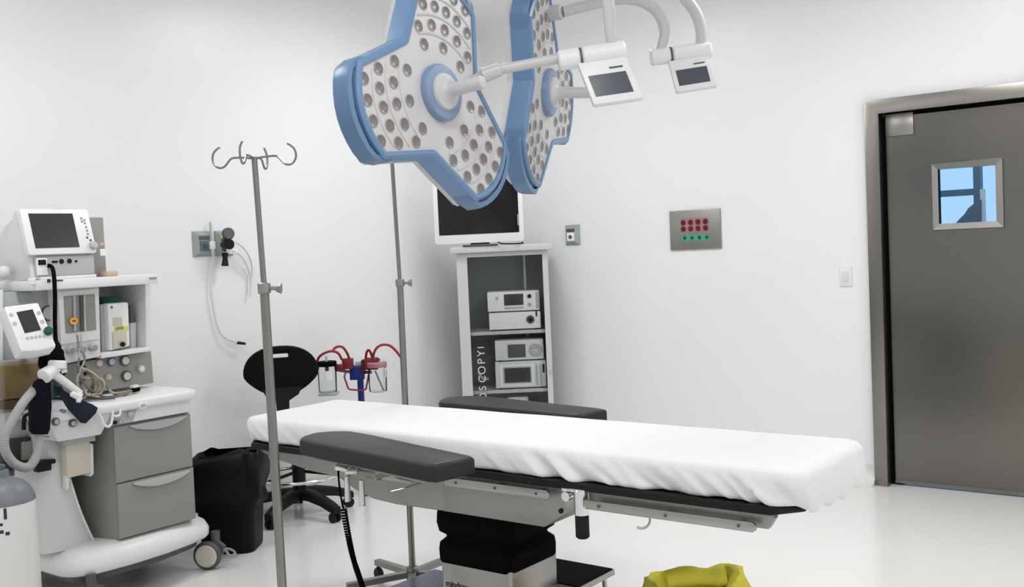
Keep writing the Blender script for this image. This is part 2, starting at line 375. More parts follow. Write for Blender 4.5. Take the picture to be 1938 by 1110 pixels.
# hinge block with vertical drive cylinder between seat and leg sections
MB().b2((-1.82, 2.60, .60), (-1.765, 2.64, .685), .004).build('hinge_block', STEEL, T)
mb = MB(); mb.cyl((-1.742, 2.575, .600), (-1.742, 2.575, .680), .023, n=24, bev=.003); mb.b2((-1.80, 2.555, .672), (-1.715, 2.61, .684), .003); mb.build('hinge_cylinder', CHROME, T)
MB().cyl((-1.742, 2.575, .530), (-1.742, 2.575, .602), .0215, n=24, bev=.005).build('drive_motor', BLACK, T)
MB().cyl((-1.79, 2.60, .655), (-1.79, 2.56, .655), .015, n=18).build('hinge_bolt', CHROME, T)
MB().cyl((-1.835, 2.602, .597), (-1.835, 2.594, .597), .008, n=14).build('plug', BLACK, T)
MB().tube([(-1.50, 2.568, .635), (-1.50, 2.566, .612), (-1.505, 2.556, .600), (-1.515, 2.545, .597), (-1.528, 2.54, .600)], .0035, 8, 4).build('rail_hook', STEEL, T)
# head lever
MB().tube([(-3.30, 2.60, .672), (-3.325, 2.585, .672), (-3.345, 2.575, .662), (-3.352, 2.572, .650)], [.004, .005, .007, .008], 10, 4).build('head_lever', BLACK, T)
MB().b2((-2.60, 2.588, .640), (-2.545, 2.61, .672), .002).build('side_bracket', SATIN, T)
MB().cyl((-2.565, 2.60, .638), (-2.565, 2.57, .638), .011, n=16, bev=.002).build('clamp_knob', BLACK, T)
# column, bellows, base
mb = MB(); cx, cy = -2.26, 2.807
def rr3(w, h, r, z, cx=cx, cy=cy): return [V((cx + a, cy + b, z)) for a, b in rrect(w, h, r)]
mb.loft([rr3(.312, .274, .012, .05), rr3(.312, .274, .012, .345), rr3(.306, .268, .012, .352)]); col = mb.build('column', STEEL, T)
prof = [(.320, .282, .030, .330), (.330, .292, .035, .338), (.334, .296, .038, .375), (.330, .290, .04, .398), (.300, .262, .04, .412), (.292, .255, .04, .420), (.300, .262, .04, .428), (.334, .290, .04, .440), (.345, .300, .04, .47), (.340, .296, .04, .505), (.322, .28, .04, .536)]
mb = MB(); mb.loft([rr3(*p[:4], cx=cx - .004) for p in prof]); mb.build('bellows', RUBBER, T, 60)
text('mindray', 'logo_lettering', .031, (-2.345, 2.6695, .256), X3, Z3, LETD, T, .0006, bold=.0006)
mb = MB(); mb.loft([[V((a, b, z)) for a, b in [(-2.86 + i, 2.45 + i), (-2.52 - i, 2.45 + i), (-2.52 - i, 3.10 - i), (-2.84 + i, 3.10 - i)]] for z, i in ((.098, 0), (.112, 0), (.122, .012))]); mb.build('base_cover', BASEB, T)
mb = MB(); mb.prism([(-2.60, 2.50), (-1.95, 2.50), (-1.90, 2.55), (-1.90, 2.86), (-1.95, 2.91), (-2.60, 2.91)], (0, 0, 0), X3, Y3, Z3, .025, .10, bev=.008); mb.build('base_plate', SATIN, T)
for x, y in ((-2.56, 2.54), (-2.56, 2.87), (-1.96, 2.56), (-1.96, 2.85)): MB().cyl((x, y, 0), (x, y, .03), .022, n=14).build('base_foot', BLACK, T)

# ---- white sheet stretched over the mattress
def sheet():
    x0, x1, y0, y1 = -3.358, -1.045, YN - .004, YFAR + .004
    w, h = x1 - x0, y1 - y0; cx, cy = (x0 + x1) / 2, (y0 + y1) / 2
    per = []; R = .05
    for (ax, ay, bx, by, n) in ((-1, -1, 1, -1, 230), (1, -1, 1, 1, 60), (1, 1, -1, 1, 160), (-1, 1, -1, -1, 60)):
        A = V((cx + ax * (w / 2 - (R if ay == by else 0)), cy + ay * (h / 2 - (R if ax == bx else 0)), 0))
        B = V((cx + bx * (w / 2 - (R if ay == by else 0)), cy + by * (h / 2 - (R if ax == bx else 0)), 0))
        N = V((0, ay, 0)) if ay == by else V((ax, 0, 0))
        for k in range(n): per.append((A.lerp(B, k / n), N, 0))
        N2 = {(-1, -1, 1, -1): V((1, 0, 0)), (1, -1, 1, 1): V((0, 1, 0)), (1, 1, -1, 1): V((-1, 0, 0)), (-1, 1, -1, -1): V((0, -1, 0))}[(ax, ay, bx, by)]
        c = B - N * R
        for k in range(10):
            t = PI / 2 * k / 10; d = N * math.cos(t) + N2 * math.sin(t); per.append((c + d * R, d, 1))
    levels = [(-.2615, .8012), (-.205, .8012), (-.12, .8012), (-.05, .8008), (-.026, .7990), (-.012, .7945), (-.004, .787), (0, .776), (.001, .765), (.002, .754), (.002, .743), (.001, .732), (0, .722), (-.002, .713), (-.004, .705), (-.012, .699)]
    loops = []
    NL = len(levels)
    for li, (off, z) in enumerate(levels):
        L = []
        g = max(0.0, min(1.0, (.794 - z) / .07))
        for i, (p, d, corner) in enumerate(per):
            near = max(0, -d.y); foot = max(0, d.x); head = max(0, -d.x)
            s = p.x
            f = 0.0
            if near > .3:
                q = (p.x + 1.15 * (z - .74))                    # folds lean towards the foot
                a = .5 + .85 * max(0, min(1, (p.x + 2.15) / .5))
                if p.x < -2.9: a = .7
                f = a * (.013 * noise.noise(V((q * 7, 3.1, z * 4))) + .012 * noise.noise(V((q * 19, 7.7, z * 5))) + .011 * abs(noise.noise(V((q * 30, 1.3, z * 9)))) - .006)
                f += .012 * math.exp(-((q + 1.82) / .03) ** 2) - .014 * math.exp(-((q + 1.88) / .035) ** 2)
                for qq in (-1.37, -1.30, -1.235, -1.18): f += .013 * math.exp(-((q - qq) / .012) ** 2)
            else:
                f = .012 * noise.noise(V((p.x * 6 + 3, p.y * 9, z * 7))) + .006 * noise.noise(V((p.x * 20, p.y * 24, z * 12)))
            zz = z
            hem = .008 * noise.noise(V((p.x * 9, p.y * 9, 2.2)))
            hem += .040 * foot * (1 if p.y > 2.70 else (p.y - 2.575) / .125 if p.y > 2.575 else 0) * (.7 + .6 * noise.noise(V((1.1, p.y * 13, 5))))
            hem -= .0 if near < .3 else .004
            zz = z - hem * g if g > .4 else z
            o = off + f * g + (.012 * g * foot)
            if off > -.03: L.append(V((p.x, p.y, 0)) + d * o)
            else:
                c = V((p.x, p.y, 0)) + d * -.03
                L.append(V((min(max(c.x, x0 - off), x1 + off), min(max(c.y, y0 - off), y1 + off), 0)))
            L[-1].z = zz + (.0015 * noise.noise(V((p.x * 5, p.y * 6, 0))) if 0 < li < 5 else 0)
        loops.append(L)
    mb = MB(); mb.loft(loops, False, False); bmesh.ops.remove_doubles(mb.bm, verts=mb.bm.verts[:], dist=.0012)
    o = mb.build('bed_sheet', CLOTH, None, 80)
    return tag(o, 'white fitted sheet with creased sides covering the operating table mattress', 'sheet')
sheet()

# ---- arm boards
def arm_board(label, loc, ang, ysign, grp, full):
    t = thing('arm_board', label, 'arm board', loc, grp)
    M = Matrix.Translation(V(loc)) @ Matrix.Rotation(ang, 4, 'Z')
    # outline of the pad: rounded at the head end
    out = [(.40, -.075), (.40, .075), (.37, .085), (.05, .098), (-.20, .108)]
    for k in range(1, 12):
        a = PI / 2 + PI * k / 12; out.append((-.29 + .115 * math.cos(a) * 1.05, .108 * math.sin(a)))
    out += [(-.20, -.108), (.05, -.098), (.37, -.085)]
    def ring(sc, z): return [V((p[0] - sc * (1 if p[0] > 0 else -1), p[1] - sc * (1 if p[1] > 0 else -1), z)) for p in out]
    mb = MB(M); mb.loft([ring(.006, -.055), ring(0, -.050), ring(0, -.010), ring(.004, -.003), ring(.012, 0)]); mb.build('pad', VINYL, t, 50)
    mb = MB(M); mb.b2((-.28, -.07, -.066), (.33, .07, -.055), .002); mb.build('support_plate', SATIN, t)
    if full:
        s = ysign
        mb = MB(M); mb.cyl((-.12, .03 * s, -.135), (-.12, .03 * s, -.06), .012, n=14); mb.build('mounting_post', STEEL, t)
        mb = MB(M); mb.cyl((-.17, .035 * s, -.118), (-.06, .035 * s, -.110), .021, n=18, bev=.004); c = mb.build('clamp', SATIN, t)
        mb = MB(M); mb.b2((-.155, .02 * s, -.125), (-.06, .1 * s, -.09), .004); mb.build('rail_block', SATIN, t)
        mb = MB(M); mb.cyl((-.205, .0, -.115), (-.17, .035 * s, -.113), .012, n=14); mb.tube([(-.235, -.02 * s, -.10), (-.22, -.02 * s, -.098), (-.205, 0, -.108), (-.215, .01, -.13)], .011, 10, 3); mb.build('clamp_collar', CHROME, t)
        for k, x in enumerate((-.205, -.115)):
            mb = MB(M); mb.cyl((x, .0, -.13), (x + .016, -.012 * s, -.215), .0095, .011, n=14, bev=.003); mb.build('clamp_lever', CHROME, t)
        mb = MB(M); mb.tube([(.03, -.03, -.064), (.12, -.035, -.070), (.19, -.05, -.078), (.27, -.03, -.078), (.275, -.033, -.080), (.235, -.075, -.096), (.205, -.10, -.105)], .0045, 8, 4); mb.build('release_handle', POLE, t)
    return t
arm_board('black padded arm board in front of the sheet, clamped to the near side rail', (-2.405, 2.385, .795), -.19, 1, 'arm boards', True)
arm_board('black padded arm board mostly hidden beyond the far edge of the white sheet', (-2.49, 3.245, .800), -.105, -1, 'arm boards', False)

# ---- coiled hand control cord
mb = MB(); P = [at(640, 872, 3.60), at(641, 905, 3.6), at(645, 938, 3.60), at(650, 962, 3.60)]
mb.tube(P, .0035, 8, 4); c0 = P[-1]; c1 = at(672, 1068, 3.55); c2 = at(700, 1150, 3.5)
pts = []
for i in range(340):
    t = i / 339; a = t * 2 * PI * 26
    p = c0.lerp(c1, t) + V((0, 0, -.02 * math.sin(PI * t)))
    if t > .8: p = p
    pts.append(p + _rt * math.cos(a) * (.0095 - .003 * t) + _r0.cross(Z3) * math.sin(a) * (.0095 - .003 * t))
mb.tube(pts, .0036, 6); mb.tube([c1, c1.lerp(c2, .5), c2, c2 + V((.03, .04, -.12))], .010, 10, 4)
tag(mb.build('coiled_cord', RUBBER), 'black coiled cord hanging from the near side of the operating table', 'cord')

# ---- step stool behind the column
s = thing('step_stool', 'low step stool with black top and metal edge behind the table column', 'step stool', (-2.27, 3.07, 0))
sx0, sx1, sy0, sy1 = -2.50, -2.02, 2.945, 3.192
mb = MB(); mb.prism(rrect(sx1 - sx0, sy1 - sy0, .008), ((sx0 + sx1) / 2, (sy0 + sy1) / 2, 0), X3, Y3, Z3, .20, .2195); mb.build('top_edge', STEEL, s)
MB().b2((sx0 + .008, sy0 + .008, .2195), (sx1 - .008, sy1 - .008, .223)).build('tread', RUBBER, s)
for x in (sx0 + .03, sx1 - .03):
    MB().tube([(x, sy0 + .03, .20), (x, sy0 + .025, .12), (x, sy0 + .01, .03), (x, sy0 + .005, .012), (x, sy1 - .005, .012), (x, sy1 - .01, .03), (x, sy1 - .025, .12), (x, sy1 - .03, .20)], .011, 10, 4).build('leg', CHROME, s)

# ---- IV poles
def iv_pole(label, top, collar, foot, hookscale, hrot, grp, frot=.5):
    base = V((foot.x, foot.y, 0)); t = thing('iv_pole', label, 'IV pole', base, grp)
    ax = (top - collar).normalized(); low = V((foot.x, foot.y, .10))
    MB().cyl(collar - ax * .25, top, .0085, n=18).build('upper_tube', POLE, t)
    MB().cyl(low, collar, .0135, n=20).build('lower_tube', POLE, t)
    MB().cyl(collar - ax * .016, collar + ax * .016, .019, n=20, bev=.003).build('collar', SATIN, t)
    k0 = collar + _rt * .012; mb = MB(); mb.cyl(k0, k0 + _rt * .028, .006, n=12)
    mb.cyl(k0 + _rt * .022, k0 + _rt * .038, .010, .017, n=6); mb.build('clamp_knob', SATIN, t)
    for k in range(4):
        a = hrot + k * PI / 2; d = V((math.cos(a), math.sin(a), 0)); q = []
        q.append(top + V((0, 0, -.004)))
        for r, z in ((.04, .0), (.064, .0), (.074, -.006), (.088, -.022), (.100, -.027), (.112, -.024), (.122, -.012), (.1245, .004), (.120, .018), (.110, .028), (.100, .034)):
            q.append(top + d * r * hookscale + V((0, 0, z * hookscale)))
        MB().tube(q, .0032, 8, 3).build('hook', POLE, t)
    MB().cyl((base.x, base.y, .055), (base.x, base.y, .115), .026, n=20, bev=.004).build('hub', SATIN, t)
    for k in range(5):
        a = frot + k * 2 * PI / 5; d = V((math.cos(a), math.sin(a), 0)); e = base + d * .27
        mb = MB(); sd = d.cross(Z3); mb.loft([[base + d * r + sd * w_ + V((0, 0, z)) for w_, z in ((-b, h - .012), (b, h - .012), (b, h + .012), (-b, h + .012))] for r, b, h in ((.02, .016, .085), (.12, .015, .082), (.28, .014, .075))])
        leg = mb.build('leg', SATIN, t)
        MB().cyl(e + V((0, 0, .045)), e + V((0, 0, .066)), .008, n=12).build('caster_stem', BLACK, leg)
        c = e + V((0, 0, .026)); mb = MB()
        mb.cyl(c - sd * .012, c + sd * .012, .026, n=20, bev=.004); mb.build('caster_wheel', BLACK, leg)
    return t
iv_pole('steel IV pole with four hooks standing in front of the head of the operating table', at(481, 297, 3.0), at(500, 545, 3.0), at(545, 1290, 3.0), 1.0, .58, 'steel IV poles')
pb = onz(783, 1122, 0)
iv_pole('steel IV pole behind the operating table, top hidden by the surgical lamp', at(739, 262, 4.34), at(757, 535, 4.34), pb, .95, .2, 'steel IV poles', math.radians(95))

# ================================================================== surgical lamps
def poly_off(P, d):
    n = len(P); out = []
    for i in range(n):
        a, b, c = V(P[i - 1]).to_2d() if len(P[i-1]) > 2 else V(P[i - 1]), V(P[i]), V(P[(i + 1) % n])
        e1 = (b - a).normalized(); e2 = (c - b).normalized()
        n1 = V((e1.y, -e1.x)); n2 = V((e2.y, -e2.x)); m = n1 + n2
        m = m / max(.25, m.dot(n1)) if m.length > 1e-6 else n1
        out.append((b.x + m.x * d, b.y + m.y * d))
    return out
def lobe_outline(a=.335, w=.131, c=.193, sag=.042, na=9):
    P = []
    for k in range(3):
        t = 2 * PI * k / 3; R = lambda x, y: (x * math.cos(t) - y * math.sin(t), x * math.sin(t) + y * math.cos(t))
        for j in range(na):
            s_ = -1 + 2 * j / (na - 1); P.append(R(a + sag * (1 - s_ * s_), w * s_))
        cc = (c * .5, c * math.sqrt(3) / 2)
        p1 = R(cc[0] + .016, cc[1] - .004); p2 = R(cc[0] + .004, cc[1] + .016)
        P.append(R(cc[0] + .012, cc[1] + .002)); P.append(R(cc[0] - .002, cc[1] + .012))
    return P
def surgical_lamp(label, hub, u, v, n):
    u, v, n = V(u).normalized(), V(v).normalized(), V(n).normalized(); v = n.cross(u)
    t = thing('surgical_lamp', label, 'surgical light', hub, 'surgical ceiling lamps')
    M = Matrix((u, v, n)).transposed().to_4x4(); M.translation = V(hub)
    P = lobe_outline(); L = lambda off, z: [V((a, b, z)) for a, b in poly_off(P, off)]
    mb = MB(M); mb.loft([L(0, -.004), L(.001, .002), L(.012, .004), L(.022, -.002), L(.024, -.012), L(.024, -.078)], False, False); mb.build('rim', LBLUE, t, 25)
    mb = MB(M); mb.loft([L(.024, -.078), L(.027, -.084), L(.018, -.104), L(-.02, -.112)], False, True); mb.build('back_shell', LWHITE, t, 25)
    mb = MB(M); mb.loft([L(-.0005, -.02), L(-.0005, -.0035)], True, True); face = mb.build('face_plate', LWHITE, t)
    # raised seams that follow the lobe ends
    for k in range(3):
        tt = 2 * PI * k / 3; R = lambda x, y, z=0.: V((x * math.cos(tt) - y * math.sin(tt), x * math.sin(tt) + y * math.cos(tt), z))
        for r0, hw in ((.281, .125), (.216, .138), (.150, .13)):
            mb = MB(M); mb.tube([R(r0 + .042 * (1 - (y / .14) ** 2), y * .985, -.0038) for y in [hw * (j / 8 - 1) for j in range(17)]], .0044, 6, flat=1.0)
            mb.build('seam', LWHITE, face)
    LP_ = [(.342, -.096), (.352, -.032), (.352, .032), (.342, .096), (.266, -.116), (.284, -.058), (.290, 0), (.284, .058), (.266, .116), (.182, -.128), (.214, -.066), (.225, 0), (.214, .066), (.182, .128), (.133, -.094), (.160, 0), (.133, .094)]
    mb = MB(); mb.lathe([(0, .0005), (.012, .0008), (.0165, .0022), (.0185, .003), (.0205, .0028), (.0212, 0)], (0, 0, 0), (0, 0, 1), 22)
    proto = None
    R3 = Matrix((u, v, n)).transposed().to_4x4()
    for k in range(3):
        for (a, b) in LP_:
            tt = 2 * PI * k / 3; x, y = a * math.cos(tt) - b * math.sin(tt), a * math.sin(tt) + b * math.cos(tt)
            if proto is None:
                proto = mb.build('lens', LENS, None); proto.data.materials.append(LENSD)
                for p in proto.data.polygons:
                    if sum((proto.data.vertices[i].co.xy.length for i in p.vertices)) / len(p.vertices) > .0186: p.material_index = 1
                o = proto
            else: o = proto.copy(); COL.objects.link(o)
            o.parent = t; o.matrix_local = Matrix.Translation(R3 @ V((x, y, -.0035))) @ R3; WM[o] = WM[t]
    # curved grab bar at each lobe end
    for k in range(3):
        tt = 2 * PI * k / 3; R = lambda x, y: (x * math.cos(tt) - y * math.sin(tt), x * math.sin(tt) + y * math.cos(tt))
        outl = [(.300, .160), (.338, .163), (.388, .142)] + [(.388 + .042 * (1 - (y / .142) ** 2), y) for y in (.11, .075, .04, 0, -.04, -.075, -.11)] + [(.388, -.142), (.338, -.163), (.300, -.160)]
        inn = [(.336, -.152), (.373, -.134)] + [(.373 + .042 * (1 - (y / .132) ** 2), y) for y in (-.10, -.06, -.02, .02, .06, .10)] + [(.373, .134), (.336, .152)]
        mb = MB(M); pl = [R(*p) for p in outl + inn]
        mb.prism(pl, (0, 0, 0), X3, Y3, Z3, -.070, -.008, bev=.004); mb.build('grab_bar', LBLUED, t)
    mb = MB(M); mb.lathe([(.094, -.004), (.094, .012), (.088, .020), (.062, .022), (.062, .0)], (0, 0, 0), (0, 0, 1), 40); mb.build('hub_ring', LRING, t)
    mb = MB(M); mb.lathe([(.064, .0), (.064, .018), (.058, .030), (.036, .036), (.027, .044), (.0225, .06), (.0215, .165), (.018, .176), (0, .179)], (0, 0, 0), (0, 0, 1), 32); mb.build('sterile_handle', LWHITE, t)
    return t, M
hub1, u1, v1, n1 = V((-2.228, 2.571, 1.94)), V((.05, -.969, -.243)), V((.063, .246, -.967)), V((.997, .033, .073))
n1 = u1.cross(v1) if u1.cross(v1).x > 0 else v1.cross(u1)
lampA, MA = surgical_lamp('blue rimmed three lobed surgical lamp at left, showing its white face and grey lenses', hub1, u1, v1, n1)
hub2, n2 = CLOC + (V((-2.265, 3.243, 2.008)) - CLOC) * 1.035, V((.937, .34, -.086)).normalized()
_e1 = _up.cross(n2).normalized(); _e2 = n2.cross(_e1); ro = .011
u2 = math.cos(ro) * _e1 + math.sin(ro) * _e2; v2 = n2.cross(u2)
lampB, MB2 = surgical_lamp('blue rimmed three lobed surgical lamp at right, seen almost edge on', hub2, u2, v2, n2)

def screen_box(t, q, th, cyl0, cyl1, r):
    # q: four corners of the front face (top left, top right, bottom right, bottom left)
    e1 = (q[1] - q[0]).normalized(); dn = ((q[3] - q[0]) + (q[2] - q[1])) / 2; dn = (dn - e1 * dn.dot(e1)).normalized(); nn = e1.cross(dn)
    if nn.dot(CLOC - q[0]) < 0: nn = -nn
    W_, H_ = ((q[1] - q[0]).length + (q[2] - q[3]).length) / 2, (q[3] - q[0]).dot(dn)
    sh = (q[3] - q[0]).dot(e1)
    P = lambda a, b: (a * W_ + b * sh, b * H_)
    mb = MB(); mb.prism([P(0, -.18), P(1, -.18), P(1.02, .97), P(.99, 1), P(.03, 1), P(0, .97)], q[0], e1, dn, nn, -th, 0, bev=.004); mb.build('control_panel', WHITE, t)
    mb = MB(); mb.prism([P(.10, .22), P(.88, .22), P(.88, .80), P(.10, .80)], q[0], e1, dn, nn, 0, .0015); mb.build('touch_screen', SCREENB, t)
    mb = MB(); mb.prism([P(.58, .05), P(.86, .05), P(.86, .10), P(.58, .10)], q[0], e1, dn, nn, 0, .001); mb.build('badge', DGREY, t)
    ax = (cyl1 - cyl0).normalized(); m_ = cyl0.lerp(cyl1, .33)
    mb = MB(); mb.cyl(m_ + ax * .004, cyl1, r, n=30, bev=.008); mb.build('joint_barrel', WHITE, t)
    mb = MB(); mb.cyl(cyl0, m_, r * .96, n=30, bev=.006); mb.build('joint_barrel', WHITE, t)
    mb = MB(); mb.cyl(m_ - ax * .0005, m_ + ax * .0045, r * .93, n=30); mb.build('joint_gap', DGREY, t)
D1 = 3.50
cB, cC = MA @ V((.193 * math.cos(PI), .193 * math.sin(PI), -.045)), None
a0 = at(918, 142, 3.50); a1 = at(948, 131, 3.5); a2 = at(1060, 110, D1)
mb = MB(); mb.cyl(cB, a0, .020, .021, 18); mb.cyl(a0 - (a1 - a0).normalized() * .012, a1, .026, .023, 20, bev=.004); mb.build('yoke_joint', LWHITE, lampA)
mb = MB(); mb.cyl(a1, a2, .0175, n=20); mb.build('yoke_arm', LWHITE, lampA)
screen_box(lampA, [at(1098, 131, D1 - .03), at(1196, 117, D1 - .03), at(1209, 185, D1 - .06), at(1124, 198, D1 - .06)], .03, at(1056, 115, D1), at(1184, 96, D1), .036)
tp = at(1158, 70, D1); mb = MB(); mb.tube([at(1166, 96, D1), tp, at(1150, 0, D1), at(1128, -60, D1), V((-1.93, 2.96, 2.55)), V((-1.95, 2.97, 2.995))], .022, 14, 5); mb.build('drop_arm', LWHITE, lampA)
MB().cyl((-1.95, 2.97, 2.955), (-1.95, 2.97, 2.998), .12, n=32, bev=.008).build('ceiling_flange', WHITE, lampA)
D2 = 4.0
mb = MB(); g0 = MB2 @ V((-.05, .40, -.05))
b0, b1 = at(1030, 30, D2 + .03), at(1066, 22, D2)
mb.cyl(at(1022, 28, D2 + .05), b1, .032, .030, 20, bev=.006); mb.build('yoke_joint', LWHITE, lampB)
mb = MB(); mb.tube([b1, at(1140, 4, D2), at(1180, -2, D2), at(1215, 3, D2), at(1243, 22, D2), at(1257, 52, D2), at(1254, 78, D2), at(1247, 104, D2)], .0215, 16, 5); mb.build('yoke_arm', LWHITE, lampB)
screen_box(lampB, [at(1268, 124, D2 - .03), at(1344, 112, D2 - .03), at(1356, 164, D2 - .05), at(1281, 174, D2 - .05)], .028, at(1231, 109, D2), at(1346, 95, D2), .034)
mb = MB(); mb.tube([at(1327, 92, D2), at(1327, 58, D2), at(1317, 25, D2), at(1296, -4, D2), at(1262, -45, D2), V((-1.90, 3.52, 2.60)), V((-1.90, 3.52, 2.995))], .023, 14, 5); mb.build('drop_arm', LWHITE, lampB)
MB().cyl((-1.90, 3.52, 2.955), (-1.90, 3.52, 2.998), .12, n=32, bev=.008).build('ceiling_flange', WHITE, lampB)

# ================================================================== equipment cabinet in the corner
ph = .645; CW, CH, CD = .585, 1.405, .40
cc = at(955, 600, 6.60); cab_o = V((cc.x, cc.y, 0))
cab = thing('equipment_cabinet', 'pale grey glass fronted equipment cabinet standing across the room corner', 'cabinet', cab_o, None, ph)
CM = Matrix.Translation(cab_o) @ Matrix.Rotation(ph, 4, 'Z')      # local: x along the front, y to the back
def CB(): return MB(CM)
CB().b2((-CW / 2, .02, 0), (-CW / 2 + .016, CD, CH)).build('side_panel', CABG, cab)
CB().b2((CW / 2 - .016, .02, 0), (CW / 2, CD, CH)).build('side_panel', CABG, cab)
CB().b2((-CW / 2 + .016, CD - .012, .05), (CW / 2 - .016, CD, CH)).build('back_panel', CABI, cab)
CB().b2((-CW / 2 + .016, .02, .03), (CW / 2 - .016, CD - .012, .06)).build('bottom_panel', CABG, cab)
CB().b2((-CW / 2 - .035, -.04, CH), (CW / 2 + .03, CD + .02, CH + .042), .005).build('top_board', CABG, cab)
for z in (.893, .512): CB().b2((-CW / 2 + .016, .035, z - .022), (CW / 2 - .016, CD - .012, z), .002).build('shelf', CABG, cab)
CB().b2((.135, .25, .60), (.150, .27, CH - .01)).build('cable_rail', CABG, cab)
for s_ in (-1, 1): CB().b2((s_ * (CW / 2 - .017) - .003, .03, .06), (s_ * (CW / 2 - .017) + .003, CD - .02, CH - .001)).build('interior_lining', CABI, cab)
dr = CB(); ww = .068
dr.prism([(-CW / 2, .03), (CW / 2, .03), (CW / 2, CH - .002), (-CW / 2, CH - .002), (-CW / 2, .03001), (-CW / 2 + ww, .10), (-CW / 2 + ww, CH - .028), (CW / 2 - .035, CH - .028), (CW / 2 - .035, .10), (-CW / 2 + ww, .10001)], (0, 0, 0), X3, Z3, Y3, -.002, .018)
door = dr.build('door', CABG, cab)
CB().b2((-CW / 2 + ww, .006, .10), (CW / 2 - .035, .010, CH - .028)).build('door_glass', GLASS, door)
CB().cyl((CW / 2 - .012, -.002, .62), (CW / 2 - .012, -.014, .62), .008, n=12).build('door_lock', CHROME, door)
gx = -CW / 2 + ww + .048
lz = [(.430, 'O', .052), (.487, 'S', .05), (.546, 'C', .05), (.603, 'O', .052), (.660, 'P', .052), (.712, 'Y', .05), (.750, 'I', .046)]
for z, chr_, sz in lz:
    text(chr_, 'lettering', sz * 1.35, CM @ V((gx + .017, .004, z + .046)), (CM.to_3x3() @ Z3), (CM.to_3x3() @ -X3), LETTER, door, .0006)
# monitor on top
mo = at(908, 455, 6.55); monz = CH + .042
mon = thing('monitor', 'white framed flat screen monitor standing on top of the corner cabinet', 'monitor', (mo.x, mo.y, monz), None, ph - .02)
MM = Matrix.Translation(V((mo.x, mo.y, monz))) @ Matrix.Rotation(ph - .02, 4, 'Z')
mw, mh = .565, .45
mb = MB(MM); z0 = .022
mb.prism([(a, b + z0 + mh / 2) for a, b in rrect(mw, mh, .012)], (0, 0, 0), X3, Z3, Y3, -.02, .035, bev=.005); mb.build('housing', WHITE, mon)
mb = MB(MM); mb.b2((-mw / 2 + .028, -.0222, z0 + .055), (mw / 2 - .028, -.0195, z0 + mh - .03)); mb.build('screen', SCREEN2, mon)
mb = MB(MM); mb.b2((-.06, .01, .012), (.06, .05, .10)); mb.b2((-.11, -.02, 0), (.11, .12, .012), .004); mb.build('stand', DGREY, mon)
mb = MB(MM); mb.b2((mw / 2 - .036, -.0228, .12), (mw / 2 - .031, -.0222, .19)); mb.build('badge', LGREY, mon)
mb = MB(MM); mb.tube([(.10, .02, z0 + .02), (.13, -.03, .012), (.19, -.05, .006), (.24, -.03, .005), (.26, .06, .006), (.27, .25, .005), (.27, .42, -.1)], .004, 8, 5)
tag(mb.build('power_cable', RUBBER), 'thin black cable curling from under the monitor across the cabinet top', 'cable')

def device(label, x, y, z, w, h, m, fn, grp):
    o = CM @ V((x, y, z)); t = thing('video_processor', label, 'medical device', o, grp, ph); D = CM @ Matrix.Translation(V((x, y, z)))
    MB(D).b2((-w / 2, 0, .008), (w / 2, .25, h), .006).build('housing', m, t)
    for sx in (-1, 1):
        for yy in (.03, .22): MB(D).cyl((sx * (w / 2 - .03), yy, 0), (sx * (w / 2 - .03), yy, .010), .01, n=10).build('foot', BLACK, t)
    fn(t, D, w, h); return t
def F(D, t, name, lo, hi, m, th=.003):      # a panel on the front of a device
    return MB(D).b2((lo[0], -th, lo[1]), (hi[0], .001, hi[1]), min(.0008, th / 3)).build(name, m, t)
def C(D, t, name, x, z, r, m, th=.012):
    return MB(D).cyl((x, .001, z), (x, -th, z), r, n=20, bev=min(.002, th / 3)).build(name, m, t)
def d1(t, D, w, h):
    F(D, t, 'display', (-.06, .045), (.065, .118), SCREEN); F(D, t, 'label_strip', (-.06, .022), (.065, .034), LGREY, .001)
    C(D, t, 'knob', .105, .10, .013, BLACK); C(D, t, 'button', .105, .046, .011, LGREY); C(D, t, 'button', -.105, .095, .008, LGREY)
    F(D, t, 'side_grip', (.145, .02), (.17, .125), LGREY)
def d2(t, D, w, h):
    C(D, t, 'socket', .10, .067, .026, DGREY); C(D, t, 'socket_core', .10, .067, .013, BLACK, .02); F(D, t, 'switch', (.135, .085), (.146, .118), BLACK)
def d3(t, D, w, h):
    F(D, t, 'display', (-.075, .025), (.04, .11), DGREY); C(D, t, 'dial', .105, .068, .042, LGREY, .008); F(D, t, 'dial_mark', (.09, .064), (.12, .07), DEVW, .0095)
def d4(t, D, w, h):
    F(D, t, 'bezel', (-.135, .02), (.085, .160), DEVW, .004); F(D, t, 'bezel_inset', (-.115, .036), (.070, .146), LGREY, .006); F(D, t, 'display', (-.105, .044), (.062, .138), SCREEN, .008)
    for xx in (.10, .125): F(D, t, 'grille_bar', (xx, .02), (xx + .010, .155), LGREY, .006)
    F(D, t, 'switch', (.142, .10), (.155, .155), BLACK)
S1, S2 = .893, .512
device('upper white medical device with small screen on the top cabinet shelf', .060, .05, S1 + .118, .335, .135, DEVW, d1, 'stacked devices in the cabinet')
device('white device with round socket directly on the top cabinet shelf', .065, .05, S1, .335, .118, DEVW, d2, 'stacked devices in the cabinet')
device('silver device with round dial on top of the lower stack in the cabinet', .085, .05, S2 + .180, .315, .138, DEVG, d3, 'stacked devices in the cabinet')
device('silver device with a large framed screen at the bottom of the lower stack', .088, .05, S2, .33, .180, DEVG, d4, 'stacked devices in the cabinet')
mb = CB(); mb.tube([(-.185, .06, .63), (-.17, .05, .60), (-.15, .06, .585), (-.13, .10, .58)], .010, 10, 4); tag(mb.build('cable_end', LGREY), 'pale cable end curling at the left of the lower cabinet shelf', 'cable')
